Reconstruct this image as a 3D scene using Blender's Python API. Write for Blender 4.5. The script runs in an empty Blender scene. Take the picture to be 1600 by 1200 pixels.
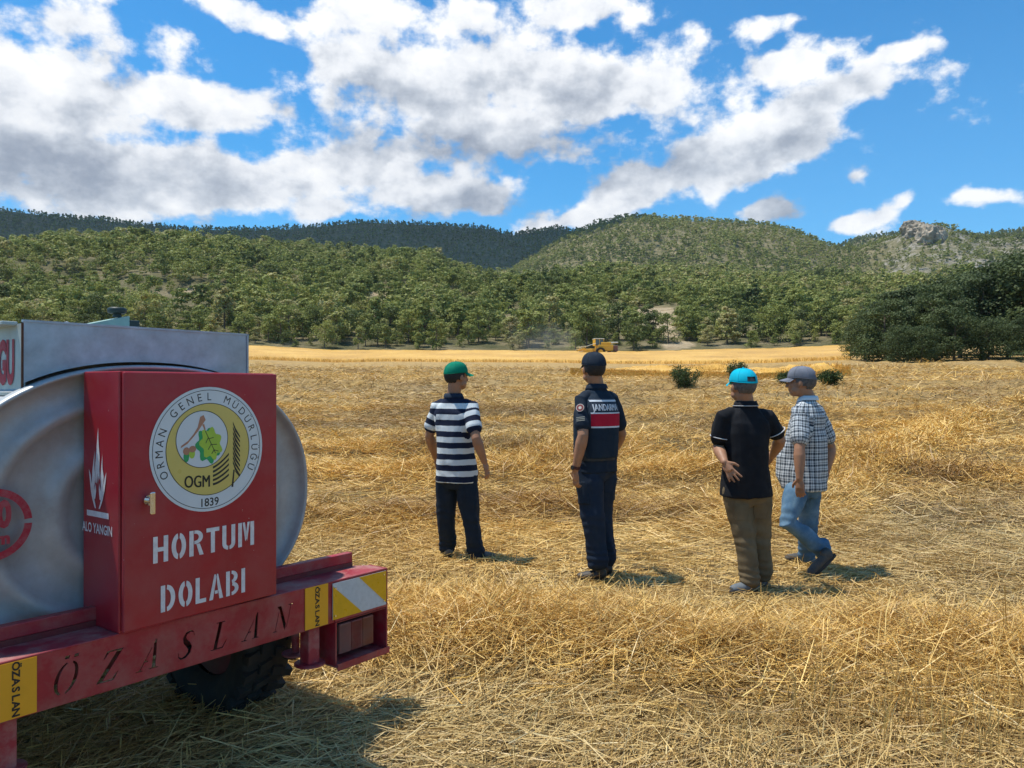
import bpy, bmesh, math, random
import numpy as np
from mathutils import Vector, Matrix
from mathutils.bvhtree import BVHTree
random.seed(7)
rng = np.random.default_rng(7)
PI = math.pi
SC = bpy.context.scene
COL = SC.collection
FPX, HY, EYE = 1202.0, 605.0, 1.5          # focal length in photo pixels, horizon row, eye height

# ---------------------------------------------------------------- camera
cam_d = bpy.data.cameras.new('camera')
cam_d.sensor_width = 36.0
cam_d.lens = 36.0 * FPX / 1600.0
cam_d.clip_start = 0.05
cam_d.clip_end = 20000
cam = bpy.data.objects.new('camera', cam_d)
COL.objects.link(cam)
cam.location = (0, 0, EYE)
cam.rotation_euler = (math.radians(90.0) + math.atan(5.0 / FPX), 0, 0)
SC.camera = cam
SC.view_settings.view_transform = 'Standard'
SC.view_settings.look = 'None'
SC.view_settings.exposure = 0.62
SC.view_settings.gamma = 1.0
SC.cycles.max_bounces = 6
SC.cycles.diffuse_bounces = 3
SC.cycles.glossy_bounces = 3
SC.cycles.transmission_bounces = 3
SC.cycles.volume_bounces = 0
SC.cycles.transparent_max_bounces = 8

# ---------------------------------------------------------------- sun and sky
SUN_EL = math.radians(70)
SUN_AZ = math.radians(-76)                  # clockwise from straight ahead (+Y): the sun stands to the left
SUN_DIR = Vector((math.sin(SUN_AZ) * math.cos(SUN_EL), math.cos(SUN_AZ) * math.cos(SUN_EL), math.sin(SUN_EL)))
sd = bpy.data.lights.new('sun', 'SUN')
sd.energy = 3.6
sd.angle = math.radians(1.2)
sd.color = (1.0, 0.955, 0.87)
so = bpy.data.objects.new('sun', sd)
COL.objects.link(so)
so.rotation_euler = (-SUN_DIR).to_track_quat('-Z', 'Y').to_euler()
so.location = SUN_DIR * 50

world = bpy.data.worlds.new('World')
SC.world = world
world.use_nodes = True
NT = world.node_tree
NT.nodes.clear()


class NB:
    """tiny node builder"""
    def __init__(s, nt): s.nt = nt
    def n(s, t, **kw):
        o = s.nt.nodes.new(t)
        for k, v in kw.items(): setattr(o, k, v)
        return o
    def put(s, sock, v):
        if v is None: return
        if isinstance(v, bpy.types.NodeSocket): s.nt.links.new(v, sock)
        else: sock.default_value = v
    def m(s, op, a, b=None, c=None, clamp=False):
        o = s.n('ShaderNodeMath', operation=op, use_clamp=clamp)
        s.put(o.inputs[0], a); s.put(o.inputs[1], b); s.put(o.inputs[2], c)
        return o.outputs[0]
    def vm(s, op, a, b=None):
        o = s.n('ShaderNodeVectorMath', operation=op)
        s.put(o.inputs[0], a); s.put(o.inputs[1], b)
        return o.outputs['Value'] if op in ('DOT_PRODUCT', 'LENGTH') else o.outputs[0]
    def noise(s, vec, scale, detail=4, rough=0.5, dist=0.0, lac=2.0):
        o = s.n('ShaderNodeTexNoise')
        if vec is not None: s.put(o.inputs['Vector'], vec)
        o.inputs['Scale'].default_value = scale
        o.inputs['Detail'].default_value = detail
        o.inputs['Roughness'].default_value = rough
        o.inputs['Distortion'].default_value = dist
        o.inputs['Lacunarity'].default_value = lac
        return o.outputs['Fac']
    def ramp(s, fac, stops, interp='LINEAR'):
        o = s.n('ShaderNodeValToRGB')
        cr = o.color_ramp
        cr.interpolation = interp
        while len(cr.elements) < len(stops): cr.elements.new(0.5)
        for e, (p, c) in zip(cr.elements, stops):
            e.position = p
            e.color = (c[0], c[1], c[2], 1) if not isinstance(c, (int, float)) else (c, c, c, 1)
        s.put(o.inputs[0], fac)
        return o.outputs[0]
    def mix(s, fac, a, b, mode='MIX'):
        o = s.n('ShaderNodeMix', data_type='RGBA', blend_type=mode)
        s.put(o.inputs[0], fac)
        for i, v in ((6, a), (7, b)):
            if isinstance(v, (tuple, list)): v = (v[0], v[1], v[2], 1)
            s.put(o.inputs[i], v)
        return o.outputs[2]
    def mr(s, v, a, b, c=0.0, d=1.0, smooth=False):
        o = s.n('ShaderNodeMapRange')
        if smooth: o.interpolation_type = 'SMOOTHSTEP'
        s.put(o.inputs[0], v)
        for i, q in zip((1, 2, 3, 4), (a, b, c, d)): o.inputs[i].default_value = q
        return o.outputs[0]
    def xyz(s, v):
        o = s.n('ShaderNodeSeparateXYZ'); s.put(o.inputs[0], v)
        return o.outputs
    def comb(s, x, y, z=0.0):
        o = s.n('ShaderNodeCombineXYZ')
        s.put(o.inputs[0], x); s.put(o.inputs[1], y); s.put(o.inputs[2], z)
        return o.outputs[0]


# cloud banks of the day: (col, row, half width, half height, tilt deg, strength) as compass directions in the sky
BANKS = [
    (740, 125, 230, 75, 0, 1.1), (560, 100, 110, 60, 0, .85), (930, 130, 180, 72, 8, 1.0), (730, 215, 220, 55, 0, 1.0), (540, 165, 90, 60, 0, .6),
    (95, 130, 125, 66, 0, 1.1), (320, 150, 115, 38, -5, 1.0),
    (110, 260, 230, 62, 0, 1.1), (330, 275, 230, 62, 0, 1.1), (560, 255, 150, 55, 5, 1.0),
    (710, 305, 115, 34, 0, 1.0), (930, 325, 150, 28, 16, 1.0), (1000, 290, 120, 40, 10, 1.05), (1110, 255, 120, 52, 14, 1.05), (1215, 215, 110, 50, 12, 1.05), (1310, 165, 90, 36, 10, .95), (1190, 115, 100, 36, 8, .85),
    (930, 12, 130, 28, 0, .9), (640, 15, 170, 38, 0, .8), (400, 12, 120, 26, 0, .6), (40, 35, 90, 36, 0, .8), (290, 75, 70, 26, 0, .7), (130, 0, 60, 18, 0, .5),
    (1200, 42, 50, 20, 0, .68), (1412, 90, 50, 17, 5, .78), (1535, 318, 62, 17, 4, .68), (1330, 355, 50, 20, 12, .85), (1380, 335, 40, 24, 20, .8), (1425, 312, 32, 22, 30, .75),
    (1210, 335, 62, 18, -6, .68), (505, 330, 50, 24, 0, 1.0), (1330, 280, 20, 11, 0, .55), (350, 325, 70, 17, 8, .8), (1100, 55, 30, 16, 10, .5),
]
# the same kind of sky all round, for the light
for k in range(5):
    BANKS.append((2500 + k * 780, 60 - 330 * (k % 2), 360, 130, 0, .9))
for k, (q, w) in enumerate(((-500, 60), (-500, -450), (800, -560))):
    BANKS.append((q, w, 300, 110, 0, .85))


def sky_dir(col, row):
    """compass and height angles of a photo pixel; beyond the frame they run on linearly"""
    if -200 < col < 1800:
        az = math.atan((col - 800) / FPX)
        el = math.atan((HY - row) / FPX * math.cos(az)) if row > -50 else (HY - row) / FPX * .8
    else:
        az = (col - 800) / FPX * .93; el = (HY - row) / FPX * .85
    return az, el


def density_group():
    g = bpy.data.node_groups.new('cloud_density', 'ShaderNodeTree')
    g.interface.new_socket('Vector', in_out='INPUT', socket_type='NodeSocketVector')
    g.interface.new_socket('Density', in_out='OUTPUT', socket_type='NodeSocketFloat')
    b = NB(g)
    gi = g.nodes.new('NodeGroupInput'); go = g.nodes.new('NodeGroupOutput')
    v = gi.outputs[0]
    wob = b.n('ShaderNodeTexNoise'); b.put(wob.inputs['Vector'], v); wob.inputs['Scale'].default_value = 7; wob.inputs['Detail'].default_value = 3
    off = b.vm('SCALE', b.vm('SUBTRACT', wob.outputs['Color'], (.5, .5, .5)))
    off.node.inputs['Scale'].default_value = .085
    vv = b.vm('ADD', v, off)
    VX, VY, _ = b.xyz(vv)
    tot = b.m('ADD', 0.0, 0.0)
    for (c, r, rx, ry, tilt, s) in BANKS:
        # the running sum rides along as z, so the banks are worked out one after another
        az, el = sky_dir(c, r)
        c_, s_ = math.cos(math.radians(tilt)), math.sin(math.radians(tilt)); kx, ky = rx / FPX * 1.15, ry / FPX * 1.15
        p = b.vm('SUBTRACT', b.comb(VX, VY, tot), (az, el, 0))
        u = b.vm('DOT_PRODUCT', p, (c_ / kx, s_ / kx, 0)); w = b.vm('DOT_PRODUCT', p, (-s_ / ky, c_ / ky, 0))
        q = b.m('MULTIPLY_ADD', u, u, b.m('MULTIPLY', w, w))
        e = b.m('MULTIPLY', b.m('POWER', .36788, q), s)
        tot = b.m('SMOOTH_MAX', tot, e, .3)
    tot = b.m('MINIMUM', tot, 1.25)
    b.put(go.inputs[0], tot)
    return g


def build_world():
    b = NB(NT)
    out = b.n('ShaderNodeOutputWorld')
    bg = b.n('ShaderNodeBackground')
    bg.inputs['Strength'].default_value = 0.13
    sky = b.n('ShaderNodeTexSky', sky_type='NISHITA')
    sky.sun_disc = False
    sky.sun_elevation = SUN_EL
    sky.sun_rotation = SUN_AZ
    sky.altitude = 900
    sky.air_density = 1.0
    sky.dust_density = 0.3
    sky.ozone_density = 2.5
    tc = b.n('ShaderNodeTexCoord')
    d = b.vm('NORMALIZE', tc.outputs['Generated'])
    X, Y, Z = b.xyz(d)
    az = b.m('ARCTAN2', X, Y)
    el = b.m('ARCSINE', Z)
    v = b.comb(az, el, 0.0)
    g = density_group()

    def cover(vec):
        n = b.n('ShaderNodeGroup'); n.node_tree = g
        b.put(n.inputs[0], vec)
        return n.outputs[0]

    def puff(vec, cov, detail):
        st = b.vm('MULTIPLY', vec, (1.0, 1.35, 1.0))
        n1 = b.noise(st, 11.0, detail, .60, .0)
        n2 = b.noise(b.vm('ADD', st, (3.3, 1.7, 0)), 3.6, 3, .5)
        dn = b.m('ADD', b.m('SUBTRACT', cov, .44), b.m('MULTIPLY', b.m('SUBTRACT', n1, .5), 2.0))
        return b.m('ADD', dn, b.m('MULTIPLY', b.m('SUBTRACT', n2, .5), .5))
    v2 = b.vm('ADD', v, (-.020, .085, 0)); v1 = b.vm('ADD', v, (-.012, .030, 0))
    c0 = cover(v); c2 = cover(v2); c1 = b.m('ADD', b.m('MULTIPLY', c0, .65), b.m('MULTIPLY', c2, .35))
    d0 = puff(v, c0, 8)
    d1 = puff(v1, c1, 6)
    d2 = puff(v2, c2, 3)
    alpha = b.mr(d0, -.05, .27, 0, 1, True)
    # light reaching this piece of cloud: what stands above it dims it
    up = b.m('ADD', b.m('MULTIPLY', b.m('MAXIMUM', d1, 0.0), .75), b.m('MULTIPLY', b.m('MAXIMUM', d2, 0.0), .85))
    lit = b.m('POWER', 2.7183, b.m('MULTIPLY', up, -1.25))
    lit = b.m('ADD', b.m('MULTIPLY', lit, .82), .06)
    lit = b.m('ADD', lit, b.m('MULTIPLY', b.m('SUBTRACT', d0, d1), .45), clamp=True)
    ccol = b.ramp(lit, [(0.0, (.22, .26, .34)), (.25, (.36, .40, .48)), (.45, (.55, .59, .66)), (.72, (.84, .86, .90)), (1.0, (1.0, 1.0, 1.0))])
    ccol = b.vm('SCALE', ccol); ccol.node.inputs['Scale'].default_value = 5.6
    skyc = b.mix(1.0, sky.outputs[0], (.17, .68, .92), 'MULTIPLY')
    elp = b.mr(el, 0.0, .42, 0, 1)
    skyc = b.mix(b.m('MULTIPLY', b.m('SUBTRACT', 1.0, elp), .35), skyc, (1.3, 3.0, 4.9))
    skyc = b.mix(b.m('GREATER_THAN', el, 0.0), (1.4, 1.4, 1.2), skyc)
    col = b.mix(b.m('MULTIPLY', alpha, b.m('GREATER_THAN', el, -.01)), skyc, ccol)
    b.put(bg.inputs['Color'], col)
    b.nt.links.new(bg.outputs[0], out.inputs[0])
    world.cycles.sampling_method = 'MANUAL'
    world.cycles.sample_map_resolution = 256


build_world()

# ---------------------------------------------------------------- helpers
def tag(o, label=None, cat=None, group=None, kind=None):
    if label: o['label'] = label
    if cat: o['category'] = cat
    if group: o['group'] = group
    if kind: o['kind'] = kind
    return o


def empty(name, loc=(0, 0, 0), rz=0, parent=None):
    o = bpy.data.objects.new(name, None)
    COL.objects.link(o)
    o.location = loc
    o.rotation_euler = (0, 0, rz)
    o.parent = parent
    return o


def np_mesh(name, V, F, mats=(), parent=None, smooth=False, attrs=None, midx=None, uv=None, link=True):
    """V (n,3), F (m,k) int array or list of such arrays"""
    me = bpy.data.meshes.new(name)
    V = np.asarray(V, dtype=np.float32)
    Fs = F if isinstance(F, list) else [F]
    Fs = [np.asarray(f, dtype=np.int32) for f in Fs if len(f)]
    me.vertices.add(len(V)); me.vertices.foreach_set('co', V.ravel())
    li = np.concatenate([f.ravel() for f in Fs])
    tots = np.concatenate([np.full(len(f), f.shape[1], dtype=np.int32) for f in Fs])
    starts = np.concatenate([[0], np.cumsum(tots)[:-1]]).astype(np.int32)
    me.loops.add(len(li)); me.loops.foreach_set('vertex_index', li)
    me.polygons.add(len(tots)); me.polygons.foreach_set('loop_start', starts)
    me.polygons.foreach_set('loop_total', tots)
    if smooth: me.polygons.foreach_set('use_smooth', np.ones(len(tots), dtype=bool))
    if midx is not None: me.polygons.foreach_set('material_index', np.asarray(midx, dtype=np.int32))
    for m in mats: me.materials.append(m)
    for k, a in (attrs or {}).items():
        at = me.attributes.new(k, 'FLOAT', 'POINT'); at.data.foreach_set('value', np.asarray(a, dtype=np.float32))
    if uv is not None:
        l = me.uv_layers.new(name='UVMap'); l.data.foreach_set('uv', np.asarray(uv, dtype=np.float32)[li].ravel())
    me.update(calc_edges=True)
    if not link: return me
    o = bpy.data.objects.new(name, me)
    COL.objects.link(o)
    o.parent = parent
    return o


class MB:
    """collects shapes with materials and builds ONE mesh object"""
    def __init__(s): s.v = []; s.f = []; s.mi = []; s.sm = []; s.mats = []
    def add(s, vs, fs, mat, smooth=False):
        k = len(s.v)
        if mat not in s.mats: s.mats.append(mat)
        i = s.mats.index(mat)
        s.v.extend([tuple(p) for p in vs])
        for f in fs: s.f.append([q + k for q in f]); s.mi.append(i); s.sm.append(smooth)
        return s
    def box(s, x0, x1, y0, y1, z0, z1, mat, fn=None, bev=0.0):
        if bev <= 0:
            vs = [(x, y, z) for x in (x0, x1) for y in (y0, y1) for z in (z0, z1)]
            fs = [(0, 1, 3, 2), (4, 6, 7, 5), (0, 4, 5, 1), (2, 3, 7, 6), (0, 2, 6, 4), (1, 5, 7, 3)]
        else:
            bm = bmesh.new(); bmesh.ops.create_cube(bm, size=1)
            for v in bm.verts:
                v.co = Vector((x0 + (v.co.x + .5) * (x1 - x0), y0 + (v.co.y + .5) * (y1 - y0), z0 + (v.co.z + .5) * (z1 - z0)))
            bmesh.ops.bevel(bm, geom=bm.edges[:], offset=bev, segments=2, affect='EDGES', profile=.5)
            bm.verts.index_update()
            vs = [v.co[:] for v in bm.verts]; fs = [[v.index for v in f.verts] for f in bm.faces]; bm.free()
        if fn: vs = [fn(Vector(p)) for p in vs]
        return s.add(vs, fs, mat)
    def tube(s, pts, rad, mat, n=12, caps=True, smooth=True, flat=1.0):
        pts = [Vector(p) for p in pts]
        rads = rad if isinstance(rad, (list, tuple)) else [rad] * len(pts)
        vs = []; fs = []
        ref = Vector((0, 0, 1))
        for i, p in enumerate(pts):
            t = (pts[min(i + 1, len(pts) - 1)] - pts[max(i - 1, 0)]).normalized()
            if abs(t.dot(ref)) > .95: ref = Vector((1, 0, 0)) if abs(t.x) < .9 else Vector((0, 1, 0))
            a = t.cross(ref).normalized(); c = t.cross(a)
            for k in range(n):
                q = 2 * PI * k / n
                vs.append(p + (a * math.cos(q) + c * math.sin(q) * flat) * rads[i])
        for i in range(len(pts) - 1):
            for k in range(n):
                k2 = (k + 1) % n
                fs.append((i * n + k, i * n + k2, (i + 1) * n + k2, (i + 1) * n + k))
        s.add(vs, fs, mat, smooth)
        if caps:
            s.add(vs[:n], [tuple(range(n))[::-1]], mat); s.add(vs[-n:], [tuple(range(n))], mat)
        return s
    def loft(s, rings, mat, smooth=True, caps=True, closed=True):
        n = len(rings[0]); vs = [p for r in rings for p in r]; fs = []
        for i in range(len(rings) - 1):
            for k in range(n if closed else n - 1):
                k2 = (k + 1) % n
                fs.append((i * n + k, i * n + k2, (i + 1) * n + k2, (i + 1) * n + k))
        s.add(vs, fs, mat, smooth)
        if caps:
            s.add(rings[0], [tuple(range(n))[::-1]], mat); s.add(rings[-1], [tuple(range(n))], mat)
        return s
    def build(s, name, parent=None, fn=None):
        vs = s.v if fn is None else [tuple(fn(Vector(p))) for p in s.v]
        me = bpy.data.meshes.new(name)
        me.from_pydata([tuple(v) for v in vs], [], s.f)
        for m in s.mats: me.materials.append(m)
        me.polygons.foreach_set('material_index', s.mi)
        me.polygons.foreach_set('use_smooth', s.sm)
        me.update()
        o = bpy.data.objects.new(name, me)
        COL.objects.link(o); o.parent = parent
        return o


def material(name, col, rough=.6, metal=0.0, var=.15, vscale=8, bump=0.0, bscale=60, col2=None, dirt=None, chips=None, coat=0.0, detail=5, spec=None, obj=True):
    """principled surface, its colour wandering between two tones; dirt = (colour, amount, scale)"""
    m = bpy.data.materials.new(name); m.use_nodes = True
    nt = m.node_tree; b = NB(nt); p = nt.nodes['Principled BSDF']
    tc = b.n('ShaderNodeTexCoord').outputs['Object']
    c2 = col2 or tuple(c * (1 - var) for c in col)
    c1 = tuple(min(1, c * (1 + var * .6)) for c in col) if col2 is None else col
    f = b.noise(tc, vscale, detail, .6)
    c = b.ramp(f, [(.3, c1), (.7, c2)])
    if dirt:
        dc, da, ds = dirt
        dm = b.m('MULTIPLY', b.mr(b.noise(tc, ds, 8, .7), .42, .72), da)
        c = b.mix(dm, c, dc)
        b.put(p.inputs['Roughness'], b.m('ADD', b.m('MULTIPLY', dm, .35), rough, clamp=True))
    else:
        b.put(p.inputs['Roughness'], b.mr(b.noise(tc, vscale * 2.3, 4), .3, .7, rough * .88, min(1, rough * 1.12)))
    if chips:
        cm = b.m('MULTIPLY', b.mr(b.noise(tc, chips[1], 5, .7), chips[2], chips[2] + .02), b.mr(b.noise(tc, 2.6, 3), .48, .56))
        c = b.mix(cm, c, chips[0])
    b.put(p.inputs['Base Color'], c)
    p.inputs['Metallic'].default_value = metal
    if coat: p.inputs['Coat Weight'].default_value = coat; p.inputs['Coat Roughness'].default_value = .15
    if spec is not None: p.inputs['Specular IOR Level'].default_value = spec
    if bump:
        bn = b.n('ShaderNodeBump'); bn.inputs['Strength'].default_value = 1.0; bn.inputs['Distance'].default_value = bump
        b.put(bn.inputs['Height'], b.noise(tc, bscale, 5, .6))
        nt.links.new(bn.outputs[0], p.inputs['Normal'])
    return m


def _hash2(ix, iy, seed):
    h = (ix.astype(np.int64) * 374761393 + iy.astype(np.int64) * 668265263 + seed * 974711) & 0x7fffffff
    h = ((h ^ (h >> 13)) * 1274126177) & 0x7fffffff
    return ((h ^ (h >> 16)) & 0xffff) / 65535.0


def vnoise(x, y, seed=0):
    ix = np.floor(x).astype(np.int64); iy = np.floor(y).astype(np.int64)
    fx = x - ix; fy = y - iy
    fx = fx * fx * (3 - 2 * fx); fy = fy * fy * (3 - 2 * fy)
    a = _hash2(ix, iy, seed); b = _hash2(ix + 1, iy, seed); c = _hash2(ix, iy + 1, seed); d = _hash2(ix + 1, iy + 1, seed)
    return (a + (b - a) * fx) * (1 - fy) + (c + (d - c) * fx) * fy - .5


def fbm(x, y, octs=4, seed=0, gain=.5):
    t = 0; a = 1
    for k in range(octs):
        t = t + a * vnoise(x * 2 ** k + 17.3 * k, y * 2 ** k - 9.1 * k, seed + k); a *= gain
    return t


def noise3(P, scale, seed=0):
    """cheap smooth 3-D noise: three crossed 2-D slices"""
    p = P * scale
    return (vnoise(p[:, 0] + 5.1, p[:, 1] + p[:, 2] * .37, seed) + vnoise(p[:, 1] - 3.7, p[:, 2] + p[:, 0] * .41, seed + 1) + vnoise(p[:, 2] + 9.2, p[:, 0] + p[:, 1] * .33, seed + 2)) / 1.5


def smooth01(t):
    t = np.clip(t, 0, 1); return t * t * (3 - 2 * t)


# HAZE
# ---------------------------------------------------------------- terrain
T125 = ([-2000, 0, 400, 520, 1000, 1200, 1330, 1600, 3000], [541, 541, 542, 549, 551, 547, 541, 541, 545])
TA = ([-800, 0, 100, 200, 280, 400, 480, 560, 650, 700, 760, 800, 880, 1000, 1300, 1600, 2600], [400, 392, 372, 380, 388, 394, 392, 394, 406, 426, 445, 452, 446, 440, 450, 455, 455])
TB = ([-800, 0, 700, 800, 840, 880, 930, 980, 1050, 1130, 1200, 1260, 1310, 1340, 1400, 1425, 1475, 1500, 1540, 1600, 1800, 2600], [450, 445, 445, 425, 402, 376, 352, 340, 345, 347, 354, 370, 391, 394, 374, 352, 356, 366, 373, 369, 366, 380])
TD = ([-800, 0, 100, 200, 300, 400, 480, 560, 640, 700, 760, 800, 830, 870, 900, 960, 1300, 1350, 1400, 1500, 1600, 1800, 2600], [330, 329, 340, 348, 359, 360, 356, 347, 351, 353, 358, 369, 363, 358, 364, 376, 391, 374, 368, 374, 361, 356, 360])
R_EDGE = 125.0


def tab(t, col): return np.interp(col, t[0], t[1])


def seg_dist(x, y, pts):
    best = np.full(x.shape, 1e9)
    for (x0, y0), (x1, y1) in zip(pts[:-1], pts[1:]):
        dx, dy = x1 - x0, y1 - y0
        t = np.clip(((x - x0) * dx + (y - y0) * dy) / (dx * dx + dy * dy), 0, 1)
        best = np.minimum(best, np.hypot(x - x0 - t * dx, y - y0 - t * dy))
    return best


SWATHS = [  # straw windrows: path, height, half width
    ([(-.7, 4.75), (.4, 4.45), (1.6, 4.15), (2.8, 4.0), (5.0, 4.3), (8.5, 5.3)], .20, .55),
    ([(3.0, 8.2), (4.6, 11.0), (7.6, 15.0), (13, 21), (22, 28)], .26, .60),
    ([(-1.0, 11.5), (.6, 13.2), (3.0, 15.5), (6.5, 19.0)], .24, .7),
    ([(-3.5, 8.0), (-1.8, 8.4), (.5, 8.9), (2.6, 8.6)], .13, .5),
]


def heap(x, y):
    """how much loose straw lies here, 0..1, and its height"""
    h = np.zeros_like(x)
    w = fbm(x * .9, y * .9, 3, 5) * .35
    for pts, a, s in SWATHS:
        d = seg_dist(x + w, y + w, pts)
        h = h + a * np.exp(-(d / s) ** 2) * (1 + .8 * fbm(x * 1.7, y * 1.7, 3, 9))
    r = np.maximum(y, .1)
    # harvested rows lie across the view farther out
    ph = (y + 1.6 * fbm(x * .09, y * .05, 2, 21) * 3 + .06 * x) / 3.1
    rows = np.clip(np.cos(ph * 2 * PI), 0, 1) ** 1.5
    rows = rows * np.clip(.25 + 1.6 * vnoise(x * .28, y * .5, 31) + .5, .1, 1.3)
    h = h + .10 * np.abs(fbm(x * .9, y * 1.3, 4, 37)) * smooth01((r - 8) / 5) * smooth01((55 - r) / 10)
    h = h + .24 * rows * smooth01((r - 8.5) / 5) * smooth01((60 - r) / 10)
    return h


def ground_z(x, y):
    x = np.asarray(x, dtype=float); y = np.asarray(y, dtype=float)
    r = np.hypot(x, y) + 1e-6
    az = np.arctan2(x, y)
    azc = np.clip(az, -1.15, 1.15)
    col = 800 + FPX * np.tan(azc)
    cz = np.cos(azc)
    fwd = smooth01((y + 20) / 60)                         # behind the camera the land stays level
    def zt(t, rr, lift=0): return EYE + rr * cz * (HY - tab(t, col) ) / FPX
    z125 = zt(T125, R_EDGE)
    s = np.clip((r - 12) / (R_EDGE - 12), 0, None)
    zf = z125 * (s + .015 * np.exp(-((r - 12) / 8) ** 2)) * fwd
    zf = np.where(r < 12, z125 * .015 * np.exp(-((r - 12) / 8) ** 2) * fwd * smooth01((r - 4) / 8), zf)
    near = smooth01((40 - r) / 20)
    zf = zf + near * (.05 * fbm(x * .35, y * .35, 3, 2)) + .10 * fbm(x * .06, y * .06, 3, 4) * smooth01((r - 10) / 20)
    zf = zf + heap(x, y) * fwd
    zf = zf + near * .022 * fbm(x * 3.2, y * 3.2, 3, 12)
    # hills
    zA = zt(TA, 420); zB = zt(TB, 780); zD = zt(TD, 1300)
    left = smooth01((830 - col) / 60)
    zA2 = zA * (.93 * left + 1.0 * (1 - left)) + (zB - zA) * .18 * (1 - left)
    zB2 = zB * .93
    ctrl_r = [R_EDGE, 150, 420, 520, 780, 900, 1300, 1700, 2600]
    zs = [z125, z125 + 4, zA, zA2, zB, zB2, zD, zD * .75, zD * .5]
    zh = zs[0]
    for i in range(len(ctrl_r) - 1):
        t = np.clip((r - ctrl_r[i]) / (ctrl_r[i + 1] - ctrl_r[i]), 0, 1)
        ts = .45 * t + .55 * smooth01(t) if i not in (1,) else (.75 * t + .25 * np.sin(t * PI / 2))
        zh = np.where(r >= ctrl_r[i], zs[i] + (zs[i + 1] - zs[i]) * ts, zh)
    hs = smooth01((r - 130) / 80)
    rid = -np.abs(fbm(x * .011 + 3, y * .007, 3, 41)) * 2 + .35
    bell = np.minimum(smooth01((r - 140) / 90), 1)
    damp = 1 - .7 * np.exp(-((r - 420) / 45) ** 2) - .8 * np.exp(-((r - 780) / 60) ** 2) - .8 * np.exp(-((r - 1300) / 90) ** 2)
    zh = zh + bell * damp * (rid * 9 + 5 * fbm(x * .02, y * .02, 3, 44)) + hs * 1.2 * fbm(x * .12, y * .12, 2, 46)
    return np.where(r < R_EDGE, zf, zh * fwd)


def gz(x, y): return float(ground_z(np.array([float(x)]), np.array([float(y)]))[0])


def at_pixel(col, row, rmin=3, rmax=2000):
    """the ground point that a photo pixel looks at"""
    r = np.geomspace(rmin, rmax, 3000)
    X = (col - 800) / FPX * r; Z = EYE - (row - HY) / FPX * r
    zg = ground_z(X, r)
    k = np.argmax(zg >= Z)
    return float(X[k]), float(r[k]), float(zg[k])

# ---------------------------------------------------------------- soil, straw, wheat
def attr(b, name):
    o = b.n('ShaderNodeAttribute'); o.attribute_name = name
    return o.outputs['Fac']


def mat_field():
    m = bpy.data.materials.new('stubble_soil'); m.use_nodes = True
    nt = m.node_tree; b = NB(nt); p = nt.nodes['Principled BSDF']
    tc = b.n('ShaderNodeTexCoord').outputs['Object']
    st = b.n('ShaderNodeMapping'); b.put(st.inputs[0], tc); st.inputs['Scale'].default_value = (1.0, 3.0, 1.0); st.inputs['Rotation'].default_value = (0, 0, .5)
    st2 = b.n('ShaderNodeMapping'); b.put(st2.inputs[0], tc); st2.inputs['Scale'].default_value = (3.0, 1.0, 1.0); st2.inputs['Rotation'].default_value = (0, 0, .2)
    f1 = b.noise(st.outputs[0], 22, 6, .65, 1.2)
    f2 = b.noise(st2.outputs[0], 30, 6, .65, 1.2)
    f = b.m('MAXIMUM', f1, f2)
    big = b.noise(tc, .55, 5, .6)
    c = b.ramp(f, [(.38, (.13, .085, .04)), (.52, (.33, .225, .10)), (.68, (.56, .41, .19))])
    far = b.ramp(b.noise(tc, 2.2, 7, .7), [(.3, (.26, .16, .06)), (.55, (.50, .32, .11)), (.75, (.64, .44, .16))])
    dist = b.mr(b.vm('LENGTH', tc), 10, 30)
    c = b.mix(dist, c, far)
    c = b.mix(b.mr(big, .35, .7, 0, .6), c, (.40, .29, .15))
    b.put(p.inputs['Base Color'], c)
    p.inputs['Roughness'].default_value = .9
    p.inputs['Specular IOR Level'].default_value = .2
    bn = b.n('ShaderNodeBump'); bn.inputs['Distance'].default_value = .06
    b.put(bn.inputs['Height'], b.m('ADD', f, b.noise(tc, 3, 6, .7)))
    nt.links.new(bn.outputs[0], p.inputs['Normal'])
    return m


def mat_hill():
    m = bpy.data.materials.new('hill_soil'); m.use_nodes = True
    nt = m.node_tree; b = NB(nt); p = nt.nodes['Principled BSDF']
    tc = b.n('ShaderNodeTexCoord').outputs['Object']
    f = b.noise(tc, .12, 8, .7)
    c = b.ramp(f, [(.35, (.09, .095, .04)), (.5, (.18, .16, .08)), (.7, (.32, .26, .16))])
    rk = b.ramp(b.noise(tc, .35, 9, .75), [(.36, (.06, .06, .04)), (.47, (.24, .22, .17)), (.65, (.46, .42, .35))])
    sand = b.ramp(b.noise(tc, .25, 7, .7), [(.35, (.34, .25, .14)), (.65, (.58, .47, .31))])
    red = b.ramp(b.noise(tc, .3, 6, .6), [(.35, (.36, .16, .08)), (.65, (.52, .28, .16))])
    c = b.mix(b.mr(b.m('ADD', attr(b, 'rock'), b.m('MULTIPLY', b.m('SUBTRACT', b.noise(tc, .06, 7, .7), .5), 1.6)), .35, .6), c, rk)
    c = b.mix(attr(b, 'bare'), c, sand)
    c = b.mix(attr(b, 'red'), c, red)
    b.put(p.inputs['Base Color'], c)
    p.inputs['Roughness'].default_value = .95
    p.inputs['Specular IOR Level'].default_value = .1
    bn = b.n('ShaderNodeBump'); bn.inputs['Distance'].default_value = 1.5
    b.put(bn.inputs['Height'], b.noise(tc, .5, 8, .7))
    nt.links.new(bn.outputs[0], p.inputs['Normal'])
    return m


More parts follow.
